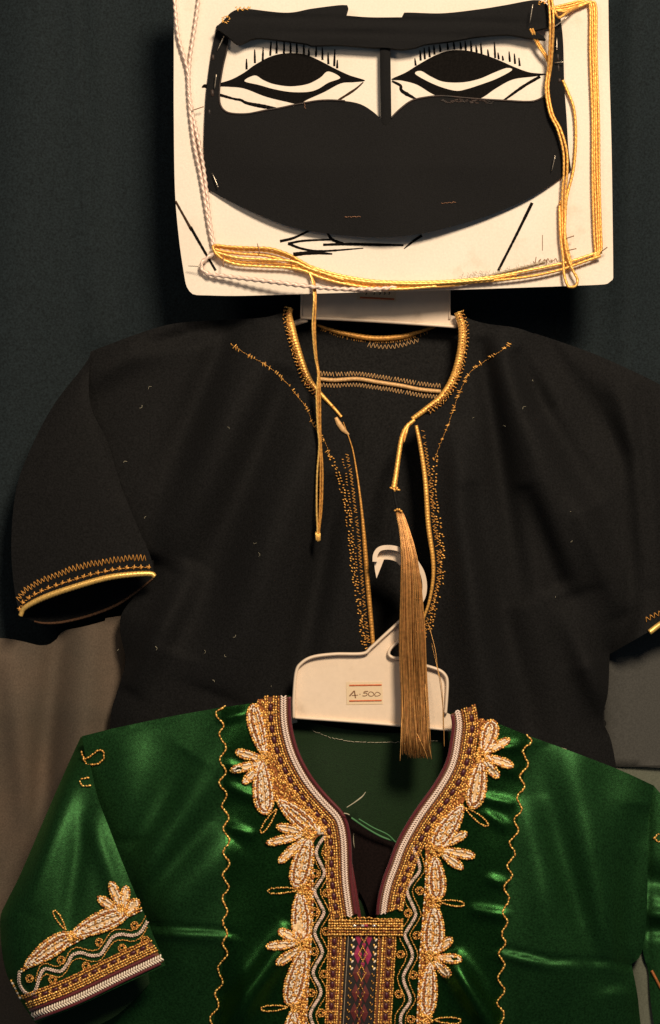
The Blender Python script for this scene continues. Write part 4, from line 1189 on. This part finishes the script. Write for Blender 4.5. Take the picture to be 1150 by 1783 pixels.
for dx in (0, 5):
    mb.chain([(743 + dx, 1490), (741 + dx, 1550), (736 + dx, 1610), (732 + dx, 1660), (729 + dx, 1720), (726 + dx, 1800)], 4.6, 4.0, d_green, [W_, R_, G_] if dx == 0 else [G_, B_, R_], tilt=0.3, lift=0.001)
mb.build('gold_row', EM, P)

# ----- wavy silver cords with rings
wl = [(568, 1454), (556, 1470), (551, 1486), (560, 1507), (565, 1522), (551, 1545), (549, 1556), (560, 1578), (564, 1591), (551, 1614), (549, 1628), (559, 1649), (561, 1662), (549, 1683), (546, 1697), (557, 1719), (558, 1733), (544, 1757), (541, 1771), (550, 1795)]
wr_ = [(718, 1474), (729, 1500), (730, 1518), (713, 1541), (710, 1556), (722, 1584), (723, 1597), (708, 1622), (706, 1632), (717, 1656), (717, 1671), (704, 1696), (704, 1711), (714, 1736), (712, 1748), (699, 1768), (698, 1790)]
def wavy(path, parent, cloth=d_green, r=2.6):
    mb = MB()
    for s_, dd in ((0, -1.3), (1, 1.3)):
        p = cr(path, 2); d = np.gradient(p, axis=0); d /= np.linalg.norm(d, axis=1)[:, None]
        q = resample(p + np.stack([-d[:, 1], d[:, 0]], 1) * dd, 4.2); e = np.gradient(q, axis=0)
        mb.beads(q[:, 0], q[:, 1], np.arctan2(e[:, 1], e[:, 0]) + (0.5 if s_ else -0.5), 6.2, 3.4, cloth, [0 if (i % 5) else 1 for i in range(len(q))], lift=0.001)
    mb.build('wavy_silver_cord', [M['silver'], M['silver_dk']], parent)
wavy(wl, left_border); wavy(wr_, right_border)
def goldwave(path, dx, parent, seg=None, cloth=d_green, dy=0):
    mb = MB(); p = np.array(path, float) + [dx, dy]
    mb.chain(cr(p, 2), 4.2, 2.6, cloth, [G_, D_, D_], tilt=0.25, lift=0.0006)
    mb.build('gold_wave', EM, parent)
goldwave(wl[1:], 10, left_border); goldwave(wr_, 9, right_border); goldwave(wr_[1:], -10, right_border); goldwave(wl[2:], -7, left_border)
for x, y in ((549, 1521), (549, 1588), (548, 1657), (542, 1729), (570, 1484), (569, 1555), (568, 1622), (565, 1696), (559, 1764)):
    ring(left_border, x, y, 6.5)
for x, y in ((731, 1551), (726, 1629), (720, 1698), (716, 1775), (715, 1512), (711, 1590), (698, 1662), (695, 1731)):
    ring(right_border, x, y, 6.5)
mb = MB(); hub(mb, 562, 1400 + 46, 8, d_green, 16); mb.build('gold_knot', EM, left_border)
# pale patch where the silver cord starts
mb = MB(); mb.beads(np.array([559, 562, 556, 560]), np.array([1443, 1446, 1447, 1449]), np.array([0.2, 1.0, 1.4, 0]), 16, 12, d_green, 0, lift=0.001, hk=0.3)
mb.build('white_patch', M['white'], left_border)

# ----- lower placket: side strips, bar and insert
def strip(xt0, xt1, xb0, xb1, spot_off, nm):
    poly = outline([(xt0, 1600), (xb0, 1810)], [(xb0, 1810), (xb1, 1810)], [(xb1, 1810), (xt1, 1600)], [(xt1, 1600), (xt0, 1600)], step=6)
    base = sheet('placket_strip', poly, off(d_green, 0.0007), M['umber'], gdr, step=8, thick=0.0004)
    lerp = lambda f: [(xt0 + (xt1 - xt0) * f, 1602), (xb0 + (xb1 - xb0) * f, 1808)]
    mb = MB()
    for f, mm in ((0.03, [G_, D_, G_]), (0.16, [D_, G_, R_]), (0.60, [G_, R_, D_]), (0.74, [B_, G_, B_]), (0.97, [G_, D_, R_])):
        mb.chain(cr(lerp(f), 3), 4.6, 4.0, d_green, mm, tilt=0.25, lift=0.0012)
    mb.build('gold_row', EM, base)
    q = resample(cr(lerp(0.36), 3), 19.5)
    mb = MB()
    for x, y in q[1:]:
        o_ = MB(); o_.beads([x], [y], 1.55, 13, 8.5, d_green, 0, lift=0.0008, hk=0.3)
        o_.build('plum_spot', M['plum'], base)
        mb.beads([x - 2.5, x + 2.5, x], [y + 9.5, y + 9.5, y + 11.5], 0, 4.4, 3.8, d_green, [G_, B_, D_], lift=0.0012)
    mb.build('gold_bead', EM, base)
    return base
strip(573, 604, 565, 592, 0.4, 'l'); strip(692, 661, 680, 650, 0.4, 'r')
# insert with diamonds
ins = sheet('placket_insert', outline([(603, 1610), (590, 1810)], [(590, 1810), (652, 1810)], [(652, 1810), (664, 1610)], [(664, 1610), (603, 1610)], step=6), off(d_green, 0.0005), M['jet'], gdr, step=8, thick=0.0004)
def diamond(cx, cy, w, h, m_):
    mb = MB()
    p = np.array([(cx, cy - h / 2), (cx + w / 2, cy), (cx, cy + h / 2), (cx - w / 2, cy)])
    y = d_green(p[:, 0], p[:, 1]) - 0.0008
    yc = d_green(np.array([cx]), np.array([cy])) - 0.0015
    V = np.concatenate([Wn(p[:, 0], p[:, 1], y), Wn([cx], [cy], yc)])
    mb.add(V, [[1, 0, 4], [2, 1, 4], [3, 2, 4], [0, 3, 4]], 0)
    mb.build('diamond', M[m_], ins, smooth=False)
for r_ in range(6):
    cy = 1628 + 33.5 * r_ ; drift = -0.062 * (cy - 1630)
    m_ = 'magenta' if r_ < 2 else ('wine' if r_ < 4 else 'wine')
    diamond(625.5 + drift, cy + (0 if r_ else 2), 14.5, 33, m_); diamond(642.5 + drift, cy + 2, 14.5, 33, m_)
    diamond(634 + drift, cy + 17 + (0), 7, 16, 'magenta' if r_ < 2 else 'wine')
mb = MB()
for r_ in range(11):
    cy = 1628 + 16.75 * r_; drift = -0.062 * (cy - 1630); s_ = 1 if r_ % 2 == 0 else -1
    hw = 7
    for a_, b_ in (((634 - hw, cy), (634, cy - 13)), ((634 + hw, cy), (634, cy - 13)), ((634 - hw, cy), (634, cy + 13)), ((634 + hw, cy), (634, cy + 13))):
        if r_ % 2 == 0:
            mb.chain([(a_[0] + drift, a_[1]), (b_[0] + drift, b_[1])], 4.0, 2.4, d_green, [D_, G_] if r_ < 5 else [D_, U_], tilt=0.1, lift=0.0011)
mb.build('gold_lattice', EM, ins)
mb = MB()
for k in range(13):
    cy = 1634 + 12.5 * k; drift = -0.065 * (cy - 1630)
    for x in (614, 653):
        mb.beads([x + drift, x + drift + 2.5], [cy, cy + 3], [1.2, 2.2], 7 if k < 5 else 5, 4.2 if k < 5 else 2.6, d_green, [3 if k < 5 else 5, 1 if k < 5 else 5], lift=0.001)
mb.build('gold_bead', EM, ins)
mb = MB(); mb.ptube([(607, 1630), (597, 1800)], d_green, 0.9, n=5, lift=0.0012); mb.build('silver_edge', M['silver_dk'], ins)
# bar
bar = sheet('gold_bar', outline([(573, 1604), (640, 1603), (700, 1604)], [(700, 1604), (702, 1628)], [(702, 1628), (640, 1630), (573, 1626)], [(573, 1626), (573, 1604)], step=5), off(d_green, 0.0018), M['umber'], gdr, step=6, thick=0.0006)
mb = MB()
for y0, mm in ((1603, [G_, D_, B_]), (1608, [B_, G_, B_]), (1617, [B_, B_, G_]), (1622, [R_, G_, D_]), (1627, [B_, G_, B_])):
    mb.chain([(574, y0), (640, y0 + 0.5), (700, y0 + 1)], 4.5, 4.4, off(d_green, 0.0015), mm, tilt=0.25, lift=0.0012)
mb.chain([(574, 1612.5), (612, 1612.5)], 4.5, 4.2, off(d_green, 0.0015), [B_, G_], lift=0.0012); mb.chain([(660, 1612.5), (700, 1613)], 4.5, 4.2, off(d_green, 0.0015), [B_, G_, R_], lift=0.0012)
mb.chain([(612, 1599), (640, 1598), (660, 1600), (700, 1601)], 6, 3.6, off(d_green, 0.0012), [G_, D_], lift=0.0012)
mb.build('gold_row', EM, bar)
for x in (618, 632, 638, 652):
    mb = MB(); mb.beads([x], [1612], 0, 7, 6, off(d_green, 0.002), 0, lift=0.0014); mb.build('jewel', M['jewel' if x != 638 else 'magenta'], bar)

# ----- long wavy gold lines left and right of the front
def sway(pts):
    return cr(pts, 2)
wlL = [(391, 1230), (376, 1243), (390, 1263), (382, 1279), (394, 1303), (383, 1323), (394, 1344), (382, 1363), (395, 1383), (387, 1404), (399, 1423), (389, 1443), (400, 1464), (389, 1484), (400, 1504), (388, 1524), (399, 1545), (388, 1563), (396, 1588), (388, 1604), (396, 1626), (388, 1643), (396, 1662), (380, 1684), (388, 1712), (375, 1729), (381, 1752), (367, 1772), (374, 1795)]
wlR = [(919, 1281), (926, 1292), (911, 1307), (920, 1331), (906, 1351), (914, 1370), (901, 1388), (909, 1410), (896, 1427), (903, 1447), (888, 1467), (897, 1487), (884, 1507), (892, 1525), (878, 1545), (887, 1565), (876, 1588), (884, 1606), (874, 1626), (881, 1643), (869, 1660), (879, 1681), (867, 1703), (879, 1725), (866, 1746), (878, 1767), (866, 1795)]
for p in (wlL, wlR):
    mb = MB(); mb.chain(sway(p), 6.0, 4.0, d_green, [B_, G_, D_], tilt=0.12, lift=0.0007, lk=1.2)
    mb.build('wavy_gold_line', EM, gb)
# shoulder loop at the left armhole
mb = MB(); mb.chain([(142, 1310), (147, 1322), (156, 1318), (172, 1306), (181, 1308), (182, 1320), (172, 1330), (152, 1332), (146, 1322)], 5.0, 4.0, d_green, [G_, D_], tilt=0.2, lift=0.0014)
mb.build('loop_stitch', EM, gb)
mb = MB(); mb.chain([(153, 1354), (143, 1356), (139, 1362), (146, 1369), (156, 1368)], 5.0, 4.0, d_gsl, [G_, B_], tilt=0.2, lift=0.0012)
mb.build('loop_stitch', EM, gsl)
# loose threads at the neck
mb = MB(); mb.ptube([(604, 1406), (618, 1397), (631, 1387), (637, 1379)], off(d_gback, 0.020), [0.8, 1.0, 1.5, 0.5], n=5); mb.ptube([(599, 1416), (605, 1417), (609, 1419)], off(d_gback, 0.028), 1.0, n=5)
mb.build('loose_thread', M['thread_w'], gdr)
mb = MB(); mb.ptube([(612, 1424), (640, 1443), (665, 1457), (688, 1465)], off(d_gback, 0.016), 1.8, n=6); mb.ptube([(625, 1426), (650, 1441), (675, 1453), (690, 1467)], off(d_gback, 0.018), 1.2, n=6)
mb.build('green_tie_thread', M['thread_g'], gdr)
mb = MB(); mb.ptube([(617, 1443), (616, 1465), (620, 1483)], off(d_gback, 0.006), 0.8, n=5); mb.build('loose_thread', M['thread_w'], gdr)

# ----- cuff embroidery on the left sleeve
cuff_edge = [(62, 1776), (135, 1748), (216, 1709), (286, 1676)]
def cuff_par(dd, a=0.0, b=1.0):
    p = cr(cuff_edge, 3); d = np.gradient(p, axis=0); d /= np.linalg.norm(d, axis=1)[:, None]
    nr = np.stack([d[:, 1], -d[:, 0]], 1)
    shift_ = -np.array([0.28 * dd, 0.0])
    q = p + nr * dd + shift_ * 0.5
    n = len(q)
    return q[int(a * (n - 1)):int(b * (n - 1)) + 1]
cb = sheet('cuff_border', np.concatenate([cuff_par(2), cuff_par(46)[::-1]]), off(d_gsl, 0.0006), M['umber'], gdr, step=7, thick=0.0004)
mb = MB(); mb.ptube(cuff_par(1)[::3], d_gsl, 2.4, n=7, lift=0.001, step=2.5); mb.build('maroon_piping', M['maroon'], cb)
mb = MB()
for dd, t in ((6.5, 1.0), (11.5, -1.0)):
    q = resample(cuff_par(dd), 4.6); d = np.gradient(q, axis=0)
    mb.beads(q[:, 0], q[:, 1], np.arctan2(d[:, 1], d[:, 0]) + t, 9, 4.0, d_gsl, 0, lift=0.0013)
mb.build('white_braid', M['white'], cb)
mb = MB(); mb.ptube(cuff_par(18)[::3], d_gsl, 2.8, n=7, lift=0.0008, step=2.5); mb.build('maroon_piping', M['maroon'], cb)
mb = MB()
for dd, mm in ((23, [G_, B_, D_]), (27, [D_, B_]), (31, [B_, G_, B_]), (41, [G_, D_, G_]), (45, [D_, G_, R_])):
    mb.chain(cuff_par(dd), 4.6, 4.0, d_gsl, mm, tilt=0.25, lift=0.0012)
mb.build('gold_row', EM, cb)
q = resample(cuff_par(36), 18)
mb = MB()
for x, y in q[1:-1]:
    o_ = MB(); o_.beads([x], [y], -0.42, 11, 7.5, d_gsl, 0, lift=0.0008, hk=0.3); o_.build('plum_spot', M['plum'], cb)
    mb.beads([x + 7, x + 9, x + 8], [y - 3, y - 5, y - 1], -0.4, 4.2, 3.6, d_gsl, [G_, B_, G_], lift=0.0012)
mb.build('gold_bead', EM, cb)
cw = [(34, 1692), (34, 1712), (44, 1728), (58, 1730), (65, 1716), (71, 1696), (80, 1687), (98, 1691), (108, 1690), (118, 1678), (126, 1664), (140, 1659), (160, 1664), (176, 1661), (187, 1645), (198, 1631), (212, 1627), (232, 1629), (246, 1622), (256, 1606)]
wavy(cw, cb, d_gsl)
goldwave(cw[5:], 0, cb, cloth=d_gsl, dy=10); goldwave(cw[4:], -3, cb, cloth=d_gsl, dy=-9)
for x, y in ((52, 1704), (107, 1672), (173, 1641), (235, 1612), (92, 1706), (150, 1682), (213, 1651), (253, 1637)):
    ring(cb, x, y, 6.5, d_gsl)
petal(cb, (44, 1683), (126, 1628), 14, 18, d_gsl); petal(cb, (124, 1630), (222, 1588), 16, 20, d_gsl)
loop(cb, (114, 1618), (94, 1586), 4.5, d_gsl)
petal(cb, (210, 1588), (171, 1563), 7.5, None, d_gsl); petal(cb, (212, 1582), (193, 1536), 8, None, d_gsl); petal(cb, (216, 1584), (220, 1543), 7.5, None, d_gsl)
petal(cb, (222, 1592), (240, 1566), 9, None, d_gsl)
knot_hub(cb, 214, 1584, 9, d_gsl); knot_hub(cb, 124, 1630, 9, d_gsl)
mb = MB()
for dd in (0, 4.5):
    mb.chain([(38, 1692 - dd), (80, 1668 - dd), (130, 1642 - dd), (190, 1612 - dd), (246, 1586 - dd)], 4.6, 4.0, d_gsl, [G_, R_, D_] if dd else [W_, G_, R_], tilt=0.3, lift=0.001)
mb.build('gold_row', EM, cb)
mb = MB(); mb.chain([(20, 1708), (28, 1722), (36, 1738)], 4.6, 5, d_gsl, [G_, W_], lift=0.001); mb.build('gold_row', EM, cb)

# ================================================================== LOWER HANGER
h2 = thing('clothes_hanger', 'ivory plastic hanger with curved hook and price sticker carrying the green dress', 'hanger', 645, 1260, -0.034)
HY = -0.036
hp = outline([(511, 1250), (511, 1216), (515, 1171), (524, 1154), (545, 1142), (583, 1137), (632, 1137)], [(632, 1137), (646, 1127), (669, 1106), (696, 1081), (716, 1062)], [(716, 1062), (726, 1074), (722, 1090), (706, 1110)], [(706, 1110), (690, 1120), (680, 1130), (676, 1140), (684, 1146), (699, 1146)],
             [(699, 1146), (734, 1156), (764, 1165), (776, 1174), (780, 1186), (779, 1216), (777, 1240)], [(777, 1240), (790, 1250), (788, 1272)], [(788, 1272), (699, 1264), (598, 1256), (511, 1250)], step=4)
sheet('plate', hp, flat(HY), M['plastic'], h2, step=10, thick=0.0016)
mb = MB()
rim = [[(512, 1250), (512, 1216), (516, 1171), (525, 1155), (545, 1144), (583, 1139), (632, 1138), (646, 1128), (669, 1107), (696, 1082), (714, 1063)],
       [(706, 1110), (690, 1120), (680, 1130), (677, 1139), (684, 1145), (699, 1147), (734, 1157), (763, 1166), (775, 1175), (779, 1187), (778, 1216), (776, 1242)],
       [(512, 1249), (598, 1255), (699, 1263), (788, 1271)]]
mb.ptube(rim[0], flat(HY - 0.0016), 2.9, n=8, step=3, flat=2.2)
mb.ptube(rim[1], flat(HY - 0.0016), 2.9, n=8, step=3, flat=2.2)
mb.ptube(rim[2], flat(HY - 0.0008), 3.0, n=8, step=5, flat=1.6)
mb.build('rim', M['plastic'], h2)
# the hook: a wide strip standing edge on, so it is swept with its width in depth
hook = cr([(712, 1066), (726, 1056), (737, 1040), (740, 1020), (736, 998), (726, 980), (712, 965), (694, 956), (676, 953), (661, 956), (654, 966), (653, 978)], 3)
mb = MB()
p = resample(hook, 3); n_ = len(p)
d = np.gradient(p, axis=0); d /= np.linalg.norm(d, axis=1)[:, None]; nr = np.stack([-d[:, 1], d[:, 0]], 1)
th = 4.0
wdep = np.interp(np.linspace(0, 1, n_), [0, 0.3, 0.6, 1], [0.004, 0.006, 0.009, 0.010])
for tilt_ in (0,):
    a = p + nr * th; b = p - nr * th
    V = np.concatenate([Wn(a[:, 0], a[:, 1], HY - 0.001 - wdep * 0.2), Wn(b[:, 0], b[:, 1], HY - 0.001 - wdep * 0.2), Wn(a[:, 0] - nr[:, 0] * 9 * 0 , a[:, 1] + 0, HY + wdep), Wn(b[:, 0], b[:, 1], HY + wdep)])
    f = []
    for i in range(n_ - 1):
        f += [[i, i + 1, n_ + i + 1, n_ + i], [2 * n_ + i, 3 * n_ + i, 3 * n_ + i + 1, 2 * n_ + i + 1], [i, 2 * n_ + i, 2 * n_ + i + 1, i + 1], [n_ + i, n_ + i + 1, 3 * n_ + i + 1, 3 * n_ + i]]
    f += [[0, n_, 3 * n_, 2 * n_], [n_ - 1, 3 * n_ - 1, 4 * n_ - 1, 2 * n_ - 1][::1]]
    mb.add(V, f, 0)
hk = mb.build('hook', M['plastic'], h2, smooth=False)
# inner web of the hook, seen below the top curve
web = outline([(652, 962), (660, 955), (676, 952), (694, 955), (712, 965), (728, 981), (738, 1000)], [(738, 1000), (730, 1006), (716, 1006)], [(716, 1006), (702, 990), (688, 977), (672, 974), (660, 976), (653, 978)], [(653, 978), (652, 962)], step=4)
sheet('hook_web', web, flat(HY + 0.003), M['plastic'], hk, step=6, thick=0.0012)
sheet('hook_tip', outline([(652, 972), (669, 974)], [(669, 974), (662, 992), (656, 1007)], [(656, 1007), (653, 990), (652, 972)], step=4), lambda x, y: HY + 0.0005 + 0.00008 * (np.asarray(x) - 652), M['plastic'], hk, step=6, thick=0.0030)
for sgn in (-1, 1):
    mb = MB(); mb.ptube([(645 + sgn * 128, 1252), (645 + sgn * 190, 1268), (645 + sgn * 340, 1310)], flat(-0.031), 6, n=8, step=10)
    mb.build('arm', M['plastic'], h2)
st = sheet('price_sticker', [(603, 1188), (666, 1187), (667, 1226), (604, 1227)], flat(HY - 0.0003), M['sticker'], h2, step=15, thick=0.0002)
for y0 in (1193, 1220):
    mb = MB(); mb.ribbon([(608.5, y0 + 0.5), (665, y0 - 0.3)], 2.6, flat(HY - 0.0004), lift=0.00012, rough=0.05); mb.build('printed_line', M['orange'], st)
mb = MB()
for pts, wd in (([(609, 1212), (617, 1203)], 2.2), ([(617.5, 1202.5), (619.5, 1215.5)], 2.0), ([(613, 1211), (620, 1210.5), (624, 1210)], 1.1), ([(626.5, 1208.7), (628, 1208.7)], 1.6),
                ([(641.5, 1203.5), (635, 1204.3), (633.5, 1207)], 1.4), ([(633.5, 1207), (638, 1206.5), (640, 1209), (637, 1211.5), (631.5, 1211.5)], 1.4),
                ([(643, 1211.5), (642, 1207.5), (645.5, 1204.5), (650, 1206), (651.5, 1209.5), (648, 1212), (643, 1211.5)], 1.2), ([(654, 1212.5), (653, 1208.5), (656.5, 1205), (661, 1206.5), (663, 1209), (659, 1211.5), (654, 1212)], 1.1)):
    mb.ribbon(pts, wd, flat(HY - 0.0004), lift=0.00012, step=1.0)
mb.build('handwriting', M['pencil'], st)

# ================================================================== TASSEL
ts = thing('tassel', 'long tassel of fine brown gold threads hanging in front of the ivory hanger', 'tassel', 722, 1320, -0.05)
YT = np.array([885, 892, 910, 935, 960, 1010, 1100, 1200, 1260, 1316])
XL = np.array([690, 690, 694, 697, 699, 698, 696, 699, 699, 697])
XR = np.array([696, 702, 709, 717, 725, 733, 740, 744, 748, 752])
TZ = np.array([-0.036, -0.038, -0.040, -0.043, -0.046, -0.049, -0.051, -0.052, -0.056, -0.060])
mb = MB(); mb2 = MB()
for k in range(420):
    u = random.random(); dz = random.uniform(-1, 1)
    end = 1321 - abs(random.gauss(0, 13)) - (6 if u < .3 else 0)
    ys = np.concatenate([np.linspace(886, 930, 6), np.linspace(945, end, 16)])
    t = np.interp(ys, YT, np.arange(len(YT)))
    wob = 0.035 * math.sin(k * 1.7) * np.sin(ys / (60 + 30 * random.random()) + k)
    uu = np.clip(u + wob + (random.random() - u) * 0.25 * np.clip((ys - 1150) / 170, 0, 1) ** 2, -0.03, 1.03)
    xl = np.interp(ys, YT, XL); xr = np.interp(ys, YT, XR)
    bulge = np.sqrt(np.clip(1 - (2 * uu - 1) ** 2, 0.02, 1)) * (xr - xl) / 2 * S * 0.42
    y = np.interp(ys, YT, TZ) - bulge * dz
    tgt = mb if random.random() < 0.72 else mb2
    tgt.tube(Wn(xl + (xr - xl) * uu, ys, y), np.full(len(ys), random.uniform(0.45, 0.7) * S), 3)
mb.build('threads', M['hair'], ts); mb2.build('pale_threads', M['hair2'], ts)
# stray threads
mb = MB()
for pts in ([(703, 1225), (712, 1250), (730, 1285), (742, 1312), (745, 1322)], [(740, 1180), (743, 1230), (747, 1290), (752, 1322)], [(752, 1120), (765, 1180), (772, 1240), (774, 1300)], [(690, 893), (697, 930), (700, 960)], [(746, 1085), (758, 1130), (762, 1160), (770, 1200), (772, 1270)], [(700, 1230), (699, 1280), (697, 1325)]):
    mb = MB(); mb.ptube(pts, [-0.052, -0.058, -0.062, -0.064], 0.55, n=4, step=6)
    mb.build('stray_thread', M['hair2'], ts)
mb = MB(); mb.ptube([(686, 853), (688, 866), (692, 886)], [-0.034, -0.036, -0.037], [2.5, 2.2, 2.6], n=7); mb.build('black_thread', M['black_in'], ts)
mb = MB(); mb.chain([(688, 889), (694, 886), (699, 890)], 4, 4.5, flat(-0.039), 0, lift=0.001); mb.build('top_binding', M['gold'], ts)

# ------------------------------------------------------------------ lint on the black cloth
mb = MB()
for k in range(34):
    x, y = random.uniform(170, 1050), random.uniform(620, 1230)
    if 500 < x < 800 and y < 1130:
        continue
    a = random.uniform(0, 6.3); l = random.uniform(1.2, 5)
    pts = [(x, y), (x + l * math.cos(a), y + l * math.sin(a)), (x + 1.6 * l * math.cos(a + .6), y + 1.6 * l * math.sin(a + .6))]
    mb.ptube(pts, d_black, random.uniform(0.15, 0.35), n=4, lift=0.0006, step=1.5)
o = mb.build('lint', M['thread_w'], bodice)
o['kind'] = 'stuff'
